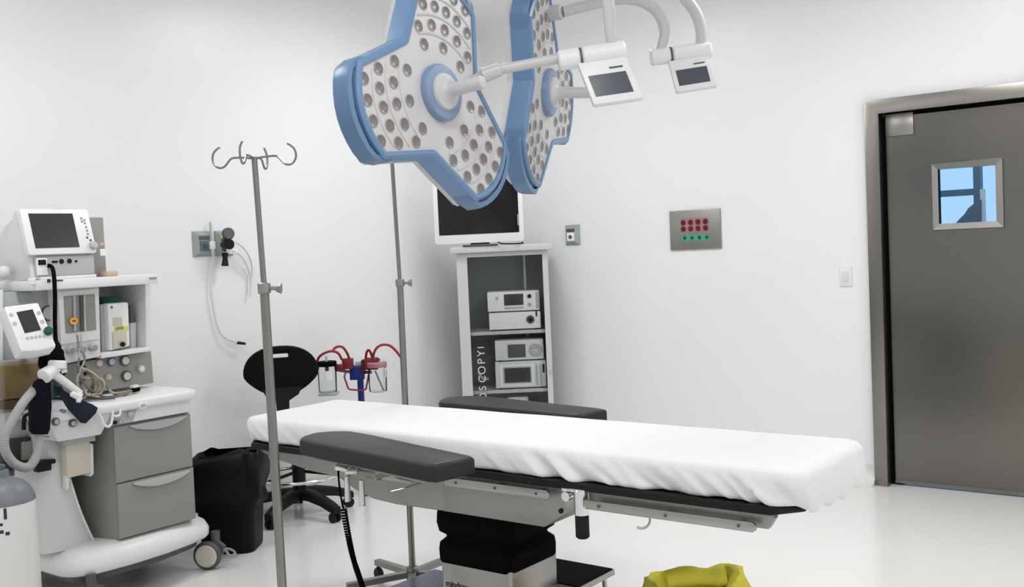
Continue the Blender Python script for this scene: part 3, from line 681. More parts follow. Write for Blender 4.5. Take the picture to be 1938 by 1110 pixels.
mb = CB(); mb.prism(rrect(.14, .05, .02), (.06, .17, .06), X3, Y3, Z3, 0, .385, bev=.004); tag(mb.build('white_bottle', DEVW), 'white item standing in the bottom of the cabinet below the shelves', 'bottle')

# ================================================================== things on the back wall
t = thing('wall_outlet', 'grey square gas outlet alone on the back wall right of the monitor', 'gas outlet', (-3.90, YB, 1.495), 'wall gas outlets')
def outlet(t, M, full=False):
    w, h, d = .118, .138, .028
    mb = MB(M); mb.loft([[V((a * w / 2, 0, b * h / 2)) for a, b in ((-1, -1), (1, -1), (1, 1), (-1, 1))], [V((a * (w / 2 - .002), -.006, b * (h / 2 - .002))) for a, b in ((-1, -1), (1, -1), (1, 1), (-1, 1))], [V((a * (w / 2 - .026), -d, b * (h / 2 - .022))) for a, b in ((-1, -1), (1, -1), (1, 1), (-1, 1))]], False, True)
    mb.build('cover', OUTLET, t, 20)
    MB(M).b2((-.034, -d - .002, .022), (.030, -d + .004, .042), .001).build('gas_label', DGREY, t)
    MB(M).b2((-.030, -d - .004, -.04), (.028, -d + .004, .016), .002).build('socket_plate', DEVW if not full else TEALD, t)
    MB(M).cyl((0, -d - .003, -.012), (0, -d - .012, -.012), .013, n=18, bev=.003).build('socket', DGREY, t)
outlet(t, Matrix.Translation(V((-3.90, YB, 1.495))))
t = thing('alarm_panel', 'steel gas alarm panel with two rows of red and one row of green lamps', 'alarm panel', (-2.98, YB, 1.488))
MB().b2((-3.155, YB - .012, 1.366), (-2.806, YB, 1.611), .003).build('plate', SATIN, t)
MB().b2((-3.075, YB - .0135, 1.472), (-2.885, YB - .011, 1.562)).build('red_field', PINK, t)
MB().b2((-3.072, YB - .0135, 1.420), (-2.88, YB - .011, 1.455)).build('green_field', GREENL, t)
for z in (1.536, 1.496):
    for k in range(4): MB().cyl((-3.057 + k * .051, YB - .012, z), (-3.057 + k * .051, YB - .022, z), .016, n=18, bev=.003).build('red_lamp', REDL, t)
for k in range(4): MB().cyl((-3.05 + k * .0505, YB - .012, 1.439), (-3.05 + k * .0505, YB - .020, 1.439), .010, n=16, bev=.002).build('green_lamp', GREEN, t)
t = thing('light_switch', 'small white light switch on the wall left of the steel door', 'light switch', (-2.045, YB, 1.18))
MB().b2((-2.079, YB - .008, 1.124), (-2.011, YB, 1.236), .002).build('cover', WHITE, t)
MB().b2((-2.060, YB - .013, 1.15), (-2.030, YB - .007, 1.21), .002).build('rocker', OFFW, t)
# small hole-like stud on the wall beside the cabinet
tag(MB().cyl(ony(1044, 708, YB), ony(1044, 708, YB) + V((0, -.012, 0)), .010, n=12, bev=.002).build('wall_stud', BLACK), 'tiny black stud on the wall just right of the corner cabinet', 'wall stud')

# ---- outlet with flow regulator on the left wall
XW = XL
ML = Matrix.Translation(V((XW, 3.402, 1.521))) @ Matrix.Rotation(PI / 2, 4, 'Z')       # local -y points into the room
t = thing('wall_outlet', 'grey gas outlet on the left wall beside the one holding a regulator', 'gas outlet', (XW, 3.402, 1.521), 'wall gas outlets')
outlet(t, ML, True)
mb = MB(ML); mb.b2((.025, -.05, -.03), (.055, -.028, .012), .003); mb.build('latch', DEVW, t)
mb = MB(ML); mb.cyl((.040, -.034, -.005), (.040, -.034, .115), .006, n=12); mb.build('flow_tube', LGREY, t)
ML2 = Matrix.Translation(V((XW, 3.545, 1.521))) @ Matrix.Rotation(PI / 2, 4, 'Z')
t = thing('wall_outlet', 'gas outlet on the left wall fitted with a black gauge and regulator', 'gas outlet', (XW, 3.545, 1.521), 'wall gas outlets')
outlet(t, ML2, True)
mb = MB(ML2); mb.b2((-.035, -.034, .02), (.035, -.026, .045), .002); mb.build('yellow_label', YEL, t)
mb = MB(ML2); mb.cyl((.0, -.028, -.005), (.0, -.085, -.005), .020, n=20, bev=.003); mb.b2((-.03, -.06, -.06), (.05, -.03, -.03), .004); mb.build('regulator_body', DEVW, t)
g = onx(430, 442, XW + .11); mb = MB(); mb.cyl(g, g + V((.030, -.012, 0)), .032, n=26, bev=.004); gz = mb.build('pressure_gauge', DGREY, t)
mb = MB(); mb.cyl(g + V((.0302, -.0121, 0)), g + V((.0315, -.0126, 0)), .026, n=26); mb.build('gauge_glass', mat('smoked gauge glass', rgb(98, 98, 97), .3), gz)
mb = MB(); mb.cyl(onx(420, 456, XW + .09), g, .009, n=12); mb.cyl(onx(425, 474, XW + .05), onx(430, 448, XW + .11), .009, n=12); mb.build('gauge_stem', DGREY, t)
kx = onx(432, 462, XW + .10); mb = MB(); mb.cyl(kx - V((.06, -.01, 0)), kx + V((.03, -.012, 0)), .017, .028, n=22, bev=.004); mb.build('control_knob', BLACK, t)
k0, k1 = onx(426, 478, XW + .06), onx(426, 502, XW + .06)
mb = MB(); mb.lathe([(0, 0), (.017, 0), (.017, .018), (.013, .026), (.016, .05), (.020, .068), (.017, .072), (0, .072)], k0, k1 - k0, 20); mb.build('outlet_nozzle', BLACK, t)
mb = MB(); mb.tube([onx(443, 456, XW + .07), onx(460, 468, XW + .06), onx(472, 486, XW + .05), onx(477, 508, XW + .03), onx(475, 540, XW + .03), onx(473, 562, XW + .03)], .0052, 8, 5)
tag(mb.build('gas_tube', OFFW), 'short pale tube curving down from the regulator on the left wall', 'tube', 'pale tubes at the wall outlet')
mb = MB(); mb.tube([onx(440, 474, XW + .06), onx(456, 484, XW + .05), onx(466, 500, XW + .04), onx(473, 520, XW + .025), onx(474, 548, XW + .02)], .0045, 8, 5)
tag(mb.build('gas_tube', OFFW), 'thin pale tube hanging just inside the curved tube under the regulator', 'tube', 'pale tubes at the wall outlet')
mb = MB(); pts = [onx(405, 484, XW + .03), onx(400, 506, XW + .02), onx(398, 540, XW + .02), onx(403, 580, XW + .02), onx(412, 620, XW + .02), onx(428, 640, XW + .03), onx(450, 648, XW + .04)]
mb.tube(pts, .0045, 8, 6); lt = mb.build('gas_tube', OFFW)
mb = MB(); mb.cyl(onx(449, 648, XW + .04), onx(464, 650, XW + .045), .009, .007, 12); mb.build('tube_end', BLACK, lt)
tag(lt, 'long thin pale tube with black end hanging down the left wall from the outlet', 'tube', 'pale tubes at the wall outlet')

# ================================================================== anaesthesia workstation by the left wall
A = thing('anesthesia_machine', 'white and grey anaesthesia machine with two drawers on a wheeled base at left', 'anesthesia machine', (-4.25, 2.45, 0))
def plan(name, pts, z0, z1, m, parent=A, bev=.01): 
    mb = MB(); mb.prism(pts, (0, 0, 0), X3, Y3, Z3, z0, z1, bev=bev); return mb.build(name, m, parent)
def arcpts(c, r, a0, a1, n=7): return [(c[0] + r * math.cos(math.radians(a0 + (a1 - a0) * k / n)), c[1] + r * math.sin(math.radians(a0 + (a1 - a0) * k / n))) for k in range(n + 1)]
def base_loop(i, z):
    P = arcpts((-4.06 , 2.27), .13 - i, 270, 355) + [(-3.918 - i, 2.42), (-3.925 - i, 2.58), (-3.955 - i, 2.74)] + arcpts((-4.09, 2.765), .12 - i, 0, 90) + [(-4.60, 2.885 - i), (-4.62, 2.87), (-4.62, 2.16), (-4.60, 2.14 + i)]
    return [V((a, b, z)) for a, b in P]
mb = MB(); mb.loft([base_loop(.05, .158), base_loop(.012, .160), base_loop(.002, .170), base_loop(.0, .20), base_loop(.018, .232), base_loop(.05, .252), base_loop(.09, .262)]); mb.build('base', WHITE, A, 50)
plan('base_underside', [(v.x, v.y) for v in base_loop(.06, 0)], .120, .158, DGREY, bev=.004)
def caster(x, y, rz, big=.066):
    M = Matrix.Translation(V((x, y, 0))) @ Matrix.Rotation(rz, 4, 'Z')
    mb = MB(M); mb.prism([(-.05, .10), (.035, .135), (.075, .10), (.06, .06), (.0, .05)], (0, .005, 0), X3, Z3, Y3, 0, .03, bev=.006); mb.cyl((.03, .02, .10), (.03, .02, .17), .02, n=14); c = mb.build('caster_fork', DGREY, A)
    mb = MB(M); mb.cyl((0, -.030, big), (0, .002, big), big, n=36, bev=.010); mb.build('tyre', DGREY, c)
    mb = MB(M); mb.cyl((0, -.034, big), (0, -.028, big), big * .78, n=36, bev=.003); mb.build('wheel_disc', IVORY, c)
    mb = MB(M); mb.tube([(.06, .02, .09), (.09, .0, .075), (.105, -.01, .06), (.12, .02, .062), (.10, .035, .075), (.07, .03, .085)], .006, 8, 4); mb.build('brake_lever', MGREY, c)
caster(-4.035, 2.862, .55); caster(onz(176, 1158, 0).x, onz(176, 1158, 0).y, -1.1); caster(-4.56, 2.22, .2); caster(-4.56, 2.80, .3)
# drawer cabinet
plan('drawer_cabinet', [(-3.985, 2.388), (-3.985, 2.762), (-4.0, 2.775), (-4.55, 2.775), (-4.55, 2.40), (-4.16, 2.345)], .262, .752, MGREY, bev=.006)
def drawer(z0, z1, hz):
    mb = MB(); mb.prism([(2.383, z0), (2.762, z0), (2.764, z1), (2.386, z1)], (-3.985, 0, 0), Y3, Z3, X3, 0, .014, bev=.004); dr = mb.build('drawer', MGREY, A)
    P = [(2.455, hz)] + [(2.455 + .285 * k / 10, hz - .030 * math.sin(PI * k / 10) ** .8) for k in range(1, 10)] + [(2.74, hz), (2.74, hz + .006), (2.455, hz + .006)]
    mb = MB(); mb.prism(P, (-3.971, 0, 0), Y3, Z3, X3, 0, .012, bev=.003); mb.build('drawer_handle', LGREY, dr)
drawer(.268, .500, .488); drawer(.506, .744, .735)
# pale front column left of the drawers
mb = MB(); mb.loft([[V(p) for p in ((-4.10, 2.12, z), (-4.08, 2.15, z), (-4.07, yr - .07, z), (-4.075, yr - .01, z), (-4.09, yr, z), (-4.50, yr + .02, z), (-4.50, 2.14, z), (-4.12, 2.115, z))] for z, yr in ((.255, 2.325), (.40, 2.275), (.55, 2.235), (.748, 2.215))]); mb.build('front_column', OFFW, A, 60)
mb = MB(); mb.tube([(-4.084, 2.326, .262), (-4.084, 2.276, .40), (-4.084, 2.238, .55)], .006, 8, 4); mb.build('edge_strip', WHITE, A)
# side panels below the worktop at left
MB().b2((-4.62, 2.155, .26), (-4.40, 2.20, 1.03), .006).build('side_panel', LGREY, A)
q = [onx(8, 778, -4.16), onx(66, 772, -4.16), onx(66, 832, -4.16), onx(8, 838, -4.16)]
def slab(t, name, q, m, th=.03, bev=.003, ax=X3):
    e1 = (q[1] - q[0]).normalized(); mb = MB(); c = sum(q, V((0, 0, 0))) / 4; vs = [p for p in q] + [p - ax * th for p in q]
    b = bmesh.new(); B = [b.verts.new(p) for p in vs]
    for f in ((0, 1, 2, 3), (7, 6, 5, 4), (0, 4, 5, 1), (1, 5, 6, 2), (2, 6, 7, 3), (3, 7, 4, 0)): b.faces.new([B[i] for i in f])
    if bev: bmesh.ops.bevel(b, geom=b.edges[:], offset=bev, segments=2, affect='EDGES', profile=.5)
    mb.merge(b); return mb.build(name, m, t)
slab(A, 'side_module', q, LGREY, .22)
slab(A, 'absorber_body', [onx(6, 832, -4.14), onx(108, 820, -4.14), onx(108, 876, -4.14), onx(6, 888, -4.14)], mat('charcoal plastic', (0.035, 0.035, 0.036, 1), .5), .20)
slab(A, 'absorber_window', [onx(42, 836, -4.13), onx(107, 828, -4.13), onx(107, 872, -4.13), onx(42, 880, -4.13)], MGREY, .05)
mb = MB(); mb.tube([onx(45, 812, -4.12), onx(47, 788, -4.11), onx(64, 784, -4.09), onx(66, 800, -4.09)], .009, 10, 4); mb.build('absorber_clip', BLACK, A)
slab(A, 'absorber_base', [onx(20, 880, -4.045), onx(106, 868, -4.045), onx(106, 876, -4.045), onx(20, 890, -4.045)], BLACK, .10)
slab(A, 'absorber_latch', [onx(72, 878, -4.045), onx(98, 874, -4.045), onx(98, 889, -4.045), onx(72, 894, -4.045)], BLACK, .04)
slab(A, 'scavenger_block', [onx(0, 890, -4.10), onx(28, 886, -4.10), onx(28, 900, -4.10), onx(0, 906, -4.10)], TEALD, .10)
# amber bellows housing
bx = slab(A, 'bellows_frame', [onx(4, 684, -4.16), onx(92, 678, -4.16), onx(92, 774, -4.16), onx(6, 782, -4.16)], MGREY, .18)
slab(A, 'bellows_cover', [onx(8, 692, -4.135), onx(86, 686, -4.135), onx(86, 748, -4.135), onx(9, 756, -4.135)], AMBER, .06, .008)
slab(A, 'bellows_base', [onx(9, 758, -4.14), onx(86, 750, -4.14), onx(86, 768, -4.14), onx(10, 776, -4.14)], mat('brown plastic', rgb(72, 56, 34), .4), .05)
# worktop with its apron
wt = [(-3.945, 2.10), (-3.925, 2.14), (-3.925, 2.715)] + arcpts((-3.985, 2.745), .055, 10, 80, 4) + [(-4.05, 2.802), (-4.50, 2.802), (-4.50, 2.10)]
mb = MB(); mb.prism(wt, (0, 0, 0), X3, Y3, Z3, .812, .852, bev=.012); mb.build('worktop', WHITE, A)
mb = MB(); mb.prism([(-3.955, 2.335), (-3.955, 2.755), (-4.40, 2.765), (-4.40, 2.335)], (0, 0, 0), X3, Y3, Z3, .755, .813, bev=.004); mb.build('apron', WHITE, A)
slab(A, 'port_panel', [onx(88, 792, -3.94), onx(214, 776, -3.94), onx(192, 822, -3.94), onx(110, 836, -3.94)], OFFW, .25, .006)
slab(A, 'connector_panel', [onx(196, 778, -3.948), onx(262, 767, -3.948), onx(252, 797, -3.948), onx(206, 806, -3.948)], LGREY, .02, .002)
def dial(px, py, X, r, m, m2=None, name='port', th=.014, t=A, r2=.68):
    c = onx(px, py, X); mb = MB(); mb.cyl(c - X3 * .01, c + X3 * th, r, n=24, bev=min(.003, r * .3)); o = mb.build(name, m, t)
    if m2: mb = MB(); mb.cyl(c + X3 * (th - .001), c + X3 * (th + .0015), r * r2, n=22); mb.build('face', m2, o)
    return o
dial(118, 778, -3.94, .010, MGREY); dial(104, 797, -3.94, .015, DGREY, LGREY); dial(136, 800, -3.94, .015, DGREY, LGREY)
dial(245, 783, -3.945, .013, LGREY, GAUGET); dial(216, 799, -3.945, .008, BLACK); dial(226, 797, -3.945, .006, CHROME)
mb = MB(); ec = onx(270, 767, -3.922); mb.prism([(.022 * math.cos(2 * PI * k / 24), .014 * math.sin(2 * PI * k / 24)) for k in range(24)], ec, Y3, Z3, X3, -.004, .004, bev=.002); mb.build('oval_badge', WHITE, A)
mb = MB(); mb.prism([(.014 * math.cos(2 * PI * k / 24), .008 * math.sin(2 * PI * k / 24)) for k in range(24)], ec, Y3, Z3, X3, .004, .0048); mb.build('badge_face', LGREY, A)
for pp in ([(186, 780), (192, 790), (197, 803), (205, 807), (211, 800), (213, 786), (214, 776)], [(214, 786), (222, 787), (227, 783), (228, 773)]):
    MB().tube([onx(a, b, -3.905) for a, b in pp], .0048, 8, 4).build('rail_hook', WHITE, A)
mb = MB(); k_ = V((-3.99, 2.795, .832)); mb.cyl(k_, k_ + Y3 * .012, .011, n=14, bev=.003); mb.build('side_knob', WHITE, A)
# gauge panel
slab(A, 'gauge_panel', [onx(118, 690, -4.24), onx(286, 664, -4.24), onx(291, 724, -4.24), onx(118, 752, -4.24)], MGREY, .26)
for px, py, r, m1, m2 in ((186, 687, .016, GAUGET, GAUGE), (209, 684, .019, TEALD, GAUGEB), (235, 682, .024, DGREY, GAUGE), (204, 713, .015, GAUGET, GAUGET), (238, 711, .024, DGREY, GAUGE)):
    dial(px, py, -4.24, r, m1, m2, 'pressure_gauge', r2=.74)
dial(264, 697, -4.24, .018, LGREY, CHROME, 'control_knob', .022)
# upper compartments
slab(A, 'right_side_wall', [onx(275, 537, -4.20), onx(285, 535, -4.20), onx(285, 664, -4.20), onx(277, 666, -4.20)], WHITE, .38, .002)
slab(A, 'compartment_floor', [onx(192, 668, -4.19), onx(284, 656, -4.19), onx(284, 664, -4.19), onx(192, 678, -4.19)], WHITE, .36, .002)
bk = onx(230, 600, -4.44)
MB().b2((-4.56, 2.17, 1.00), (-4.46, 2.745, 1.345), .003).build('back_panel', LGREY, A)
MB().b2((-4.46, 2.175, 1.04), (-4.30, 2.30, 1.335), .004).build('left_compartment', LGREY, A)
slab(A, 'left_panel', [onx(2, 552, -4.27), onx(108, 548, -4.27), onx(112, 690, -4.27), onx(4, 690, -4.27)], mat('pale blue grey plastic', rgb(176, 182, 183), .5), .02)
slab(A, 'left_edge', [onx(0, 548, -4.25), onx(6, 548, -4.25), onx(6, 690, -4.25), onx(0, 690, -4.25)], WHITE, .2, .001)
dial(91, 592, -4.27, .033, DGREY, GAUGE, 'round_gauge', .012, r2=.86)
slab(A, 'socket_plate', [onx(35, 553, -4.265), onx(58, 552, -4.265), onx(58, 568, -4.265), onx(36, 570, -4.265)], OUTLET, .008, .001)
# flow meter block
fb = slab(A, 'flowmeter_block', [onx(108, 548, -4.19), onx(188, 540, -4.19), onx(191, 674, -4.19), onx(116, 690, -4.19)], WHITE, .20, .006)
slab(A, 'flowmeter_surround', [onx(110, 552, -4.178), onx(187, 545, -4.178), onx(190, 641, -4.178), onx(116, 652, -4.178)], WHITE, .012, .003)
fw_ = slab(A, 'flowmeter_window', [onx(121, 560, -4.174), onx(180, 556, -4.174), onx(183, 624, -4.174), onx(125, 631, -4.174)], MGREY, .012, .003)
for px in (140, 153, 159): 
    mb = MB(); mb.cyl(onx(px, 559, -4.168), onx(px + 2, 626, -4.168), .0055, n=12); mb.build('flow_tube', LGREY if px != 153 else DGREY, fw_)
mb = MB(); oc = onx(140, 607, -4.160); mb.prism([(.019 * math.cos(2 * PI * k / 20), .016 * math.sin(2 * PI * k / 20)) for k in range(20)], oc, Y3, Z3, X3, -.001, .001); mb.build('round_tag', ORANGE, fw_)
mb = MB(); mb.prism([(-.008, -.003), (.008, -.003), (.008, .003), (-.008, .003)], oc, Y3, Z3, X3, .001, .0014); mb.build('tag_print', LETD, fw_)
for px, py in ((130, 662), (152, 660), (173, 657)): dial(px, py, -4.185, .016, LGREY, MGREY, 'flow_knob', .03)
# top shelf
sh = [onx(58, 534, -4.10), onx(306, 519, -4.10)]
mb = MB(); y0s, y1s = 2.155, 2.735; mb.prism([(-4.10, y0s), (-4.10, y1s - .02), (-4.115, y1s), (-4.60, y1s), (-4.60, y0s)], (0, 0, 0), X3, Y3, Z3, 1.335, 1.378, bev=.006); mb.build('top_shelf', WHITE, A)
mb = MB(); e_ = onx(290, 526, -4.098); mb.box(e_, (.004, .035, .008)); mb.build('end_mark', MGREY, A)
mb = MB(); kk = onx(60, 532, -4.095); mb.cyl(kk - Z3 * .015, kk + Z3 * .012, .016, n=16, bev=.003); mb.build('shelf_knob', WHITE, A)
mb = MB(); kk = onx(7, 515, -4.3); mb.sph(kk, .028, 16); mb.build('corner_knob', OFFW, A)
lp = onx(92, 531, -4.0985); mb = MB(); mb.b2((lp.x - .001, lp.y - .006, lp.z - .007), (lp.x + .001, lp.y + .008, lp.z + .007)); mb.build('emblem', LETD, A)
mb = MB(); mb.b2((lp.x - .001, lp.y + .014, lp.z - .003), (lp.x + .001, lp.y + .062, lp.z + .002)); mb.build('emblem_line', LETD, A)
# small control display on an arm
q = [V((-3.955, 1.950, 1.287)), V((-3.955, 2.082, 1.290)), V((-3.85, 2.092, 1.122)), V((-3.85, 1.948, 1.110))]
e1 = (q[1] - q[0]).normalized(); dn = (q[3] - q[0]).normalized(); nn = e1.cross(dn); nn = -nn if nn.x < 0 else nn; dn = nn.cross(e1); dn = -dn if dn.z > 0 else dn
def DP(a, b): return (a * .138, b * .200)
mb = MB(); mb.prism([DP(.04, 0), DP(.96, -.02), DP(1, .02), DP(1.03, .95), DP(.99, 1), DP(.5, 1.03), DP(.04, 1.0), DP(0, .96), DP(0, .03)], q[0], e1, dn, nn, -.07, 0, bev=.008); cd = mb.build('control_display', WHITE, A)
mb = MB(); mb.prism([DP(.27, .16), DP(.75, .13), DP(.76, .60), DP(.28, .63)], q[0], e1, dn, nn, 0, .0015); mb.build('screen', SCREEN, cd)
for a, b, r in ((.10, .20, .007), (.10, .40, .008), (.89, .22, .008), (.89, .42, .008)) + tuple((.30 + .12 * k, .74, .006) for k in range(5)):
    c = q[0] + e1 * a * .138 + dn * b * .2; mb = MB(); mb.cyl(c, c + nn * .003, r, n=12); mb.build('button', LGREY, cd)
c = q[0] + e1 * .92 * .138 + dn * .66 * .2; mb = MB(); mb.cyl(c, c + nn * .018, .017, n=18, bev=.003); mb.build('knob', GREEN, cd)
mb = MB(); mb.cyl(q[0] + e1 * .07 + dn * .14 - nn * .05, V((-4.16, 2.12, 1.07)), .018, n=14); mb.build('display_arm', LGREY, A)

# ---- patient monitor on the top shelf
pm = thing('patient_monitor', 'white patient monitor with dark screen on top of the anaesthesia machine', 'monitor', (-4.30, 2.30, 1.378))
side = [(-4.155, 1.383), (-4.165, 1.478), (-4.15, 1.482), (-4.205, 1.672), (-4.25, 1.675), (-4.265, 1.63), (-4.33, 1.618), (-4.43, 1.555), (-4.47, 1.46), (-4.455, 1.383)]
mb = MB(); mb.prism(side, (0, 0, 0), X3, Z3, Y3, 2.165, 2.452, bev=.006); mb.build('housing', OFFW, pm, 50)
tn = (V((-4.15, 0, 1.482)) - V((-4.205, 0, 1.672))).normalized(); fo = V((-4.2035, 2.158, 1.672)); fn = V((tn.z, 0, -tn.x)); fn = -fn if fn.x < 0 else fn
W_, H_ = .300, .198
mb = MB(); mb.prism(rrect(W_, H_, .008), fo + Y3 * W_ / 2 + tn * H_ / 2, Y3, -tn, fn, -.02, .010, bev=.004); mb.build('bezel', WHITE, pm)
mb = MB(); mb.prism([(.032, .020), (.226, .020), (.226, .172), (.032, .172)], fo, Y3, tn, fn, .0095, .0115); mb.build('screen', SCREEN, pm)
for a, b in ((.262, .042), (.275, .05), (.262, .056), (.274, .064), (.276, .082), (.277, .098), (.277, .114), (.270, .130), (.283, .142)):
    c = fo + Y3 * a + tn * b + fn * .0095; mb = MB(); mb.cyl(c, c + fn * .002, .0052, n=10); mb.build('button', DGREY if b > .12 else MGREY, pm)
c = fo + Y3 * .287 + tn * .168 + fn * .008; mb = MB(); mb.cyl(c, c + fn * .022, .017, n=22, bev=.004); mb.build('trim_knob', LGREY, pm)
mb = MB(); mb.b2((-4.16, 2.185, 1.392), (-4.150, 2.450, 1.474), .003); pp = mb.build('port_panel', LGREY, pm)
mb = MB(); mb.b2((-4.152, 2.19, 1.398), (-4.143, 2.235, 1.468), .002); mb.build('module', DEVW, pp)
mb = MB(); mb.b2((-4.145, 2.195, 1.440), (-4.138, 2.228, 1.462), .002); mb.build('module_socket', BLACK, pp)
for y, z, r in ((2.300, 1.452, .010), (2.335, 1.452, .010), (2.365, 1.450, .005)): MB().cyl((-4.152, y, z), (-4.145, y, z), r, n=14).build('socket', BLACK, pp)
MB().b2((-4.152, 2.258, 1.447), (-4.147, 2.282, 1.456)).build('slot', BLACK, pp)
MB().b2((-4.16, 2.20, 1.378), (-4.13, 2.445, 1.391), .003).build('front_tray', WHITE, pm)
t = thing('gas_module', 'upright grey box with small labels behind the right side of the patient monitor', 'medical module', (-4.30, 2.485, 1.378))
mb = MB(); mb.b2((-4.42, 2.458, 1.378), (-4.20, 2.535, 1.640), .004); mb.build('housing', MGREY, t)
mb = MB(); mb.b2((-4.201, 2.51, 1.47), (-4.199, 2.535, 1.50)); mb.build('white_label', DEVW, t)
mb = MB(); mb.b2((-4.201, 2.51, 1.515), (-4.199, 2.535, 1.53)); mb.build('pink_label', TAN, t)
tag(MB().b2((-4.24, 2.50, 1.378), (-4.14, 2.555, 1.402), .006).build('painted_reflection', TAN), 'small pinkish reflection shaped as a tan slab on the shelf at the foot of the grey box', 'pad')  # tan slab added in place of a pinkish reflection

# ---- vaporizer in the right compartment
t = thing('vaporizer', 'white vaporizer with a dark green top in the right compartment of the machine', 'vaporizer', onx(222, 664, -4.23))
slab(t, 'body', [onx(203, 574, -4.215), onx(244, 571, -4.215), onx(247, 655, -4.215), onx(208, 664, -4.215)], DEVW, .13, .010)
slab(t, 'side_body', [onx(190, 576, -4.245), onx(206, 574, -4.245), onx(209, 664, -4.245), onx(194, 668, -4.245)], LGREY, .10, .006)
cg = onx(208, 569, -4.28); mb = MB(); mb.cyl(cg - Z3 * .012, cg + Z3 * .020, .055, .046, n=28, bev=.006); mb.build('dial', GREEN, t)
slab(t, 'recess', [onx(213, 601, -4.2135), onx(231, 599, -4.2135), onx(232, 616, -4.2135), onx(214, 617, -4.2135)], IVORY, .004, .001)
slab(t, 'yellow_band', [onx(217, 618, -4.212), onx(243, 616, -4.212), onx(243, 626, -4.212), onx(217, 628, -4.212)], YEL, .004, .001)
slab(t, 'name_plate', [onx(219, 619, -4.2105), onx(234, 617, -4.2105), onx(234, 622, -4.2105), onx(219, 624, -4.2105)], MGREY, .003, 0)
slab(t, 'lower_front', [onx(214, 628, -4.205), onx(241, 624, -4.205), onx(242, 656, -4.205), onx(215, 661, -4.205)], IVORY, .03, .006)
c = onx(231, 651, -4.20); mb = MB(); mb.cyl(c, c + X3 * .012, .011, n=16, bev=.002); mb.build('filler_cap', BLACK, t)
c = onx(211, 581, -4.214); mb = MB(); mb.cyl(c, c + X3 * .004, .005, n=12); mb.build('indicator', DGREY, t)
slab(t, 'latch', [onx(246, 578, -4.25), onx(252, 577, -4.25), onx(258, 608, -4.25), onx(248, 610, -4.25)], DGREY, .04, .003)
slab(t, 'mount', [onx(247, 610, -4.26), onx(258, 609, -4.26), onx(258, 656, -4.26), onx(248, 660, -4.26)], OFFW, .08, .003)

# ---- hoses, cuffs and cables hanging on the machine
mb = MB(); pts = [onx(x, y, X) for x, y, X in ((98, 505, -4.13), (102, 520, -4.07), (104, 560, -4.05), (104, 610, -4.05), (106, 650, -4.04), (110, 668, -4.04))]
mb.tube([onx(90, 502, -4.145)] + pts, .0085, 10, 5); tag(mb.build('monitor_cable', RUBBER), 'thick black cable dropping from the patient monitor past the flow meter', 'cable')
mb = MB()
for k in range(5):
    ox = (k - 2) * 5
    mb.tube([onx(104 + ox * .5, 645 + abs(ox), -4.03), onx(100 + ox, 665, -4.0), onx(98 + ox * 1.4, 685, -3.99), onx(102 + ox * 1.5, 705, -4.02)], [.014, .022, .024, .018], 10, 4)
tag(mb.build('black_sleeve', RUBBER), 'bunched black sleeve behind the white connector on the machine', 'sleeve')
t = thing('breathing_connector', 'white breathing circuit elbow with a tapered arm over the navy cuffs', 'breathing connector', onx(98, 700, -3.93))
a, b = onx(108, 692, -3.90), onx(86, 706, -3.885)
mb = MB(); mb.cyl(a + V((0, .004, .022)), a - V((0, .001, .012)), .034, .036, 24, bev=.006); mb.build('cap', WHITE, t)
mb = MB(); mb.cyl(onx(106, 695, -3.90), onx(82, 712, -3.88), .024, .030, 22, bev=.003); mb.build('elbow', WHITE, t)
mb = MB(); mb.cyl(onx(103, 708, -3.89), onx(153, 745, -3.86), .017, .014, 20, bev=.003); mb.build('arm', OFFW, t)
mb = MB(); mb.cyl(onx(116, 703, -3.89), onx(127, 700, -3.88), .008, n=12); mb.build('side_port', WHITE, t)
mb = MB(); mb.cyl(onx(135, 744, -3.85), onx(152, 753, -3.85), .012, n=14, bev=.003); mb.cyl(onx(152, 743, -3.85), onx(148, 761, -3.845), .012, .010, 14, bev=.003); mb.build('end_clip', WHITE, t)
def cuff(name, label, outline, X, m, th):
    P = [onx(a, b, X) for a, b in outline]; mb = MB(); o = sum(P, V((0, 0, 0))) / len(P)
    mb.prism([((p - o).y, (p - o).z) for p in P], o, Y3, Z3, X3, -th, 0, bev=th * .35); return tag(mb.build(name, m), label, 'blood pressure cuff')
cuff('pressure_cuff', 'long navy cuff hanging straight down over the front of the machine', [(72, 722), (80, 716), (95, 714), (99, 722), (98, 768), (98, 812), (94, 822), (68, 822), (62, 816), (62, 760), (64, 738)], -3.885, NAVY, .045)
cuff('pressure_cuff', 'slanting slate navy cuff flap hanging beside the white tapered arm', [(104, 729), (118, 731), (126, 746), (146, 756), (176, 764), (187, 771), (183, 782), (164, 801), (156, 800), (134, 775), (120, 752)], -3.895, NAVY2, .022)
mb = MB(); mb.prism([(0, 0), (.03, .005), (.03, .06), (.01, .075)], onx(100, 752, -3.94), Y3, Z3, X3, -.03, 0, bev=.004); tag(mb.build('green_bag', GREEN), 'dark green bag showing between the two navy cuffs', 'bag')
tag(slab(None, 'green_tray', [onx(92, 826, -3.99), onx(132, 812, -3.99), onx(136, 818, -3.99), onx(112, 836, -3.99)], GREEN, .10), 'dark green tray edge under the port panel of the machine', 'tray')
mb = MB(); pts = [onx(x, y, X) for x, y, X in ((72, 728, -3.97), (60, 742, -3.90), (42, 764, -3.86), (22, 798, -3.85), (9, 826, -3.85), (10, 852, -3.85), (24, 874, -3.85), (44, 884, -3.85), (58, 880, -3.86), (70, 860, -3.88), (74, 838, -3.90), (74, 822, -3.92))]
sp = smooth([V(p) for p in pts], 16); mb.tube(sp, [.0165 + .0014 * (i % 2) for i in range(len(sp))], 14)
tag(mb.build('breathing_hose', HOSE), 'pale grey corrugated hose looping down at the left of the navy cuff', 'hose')
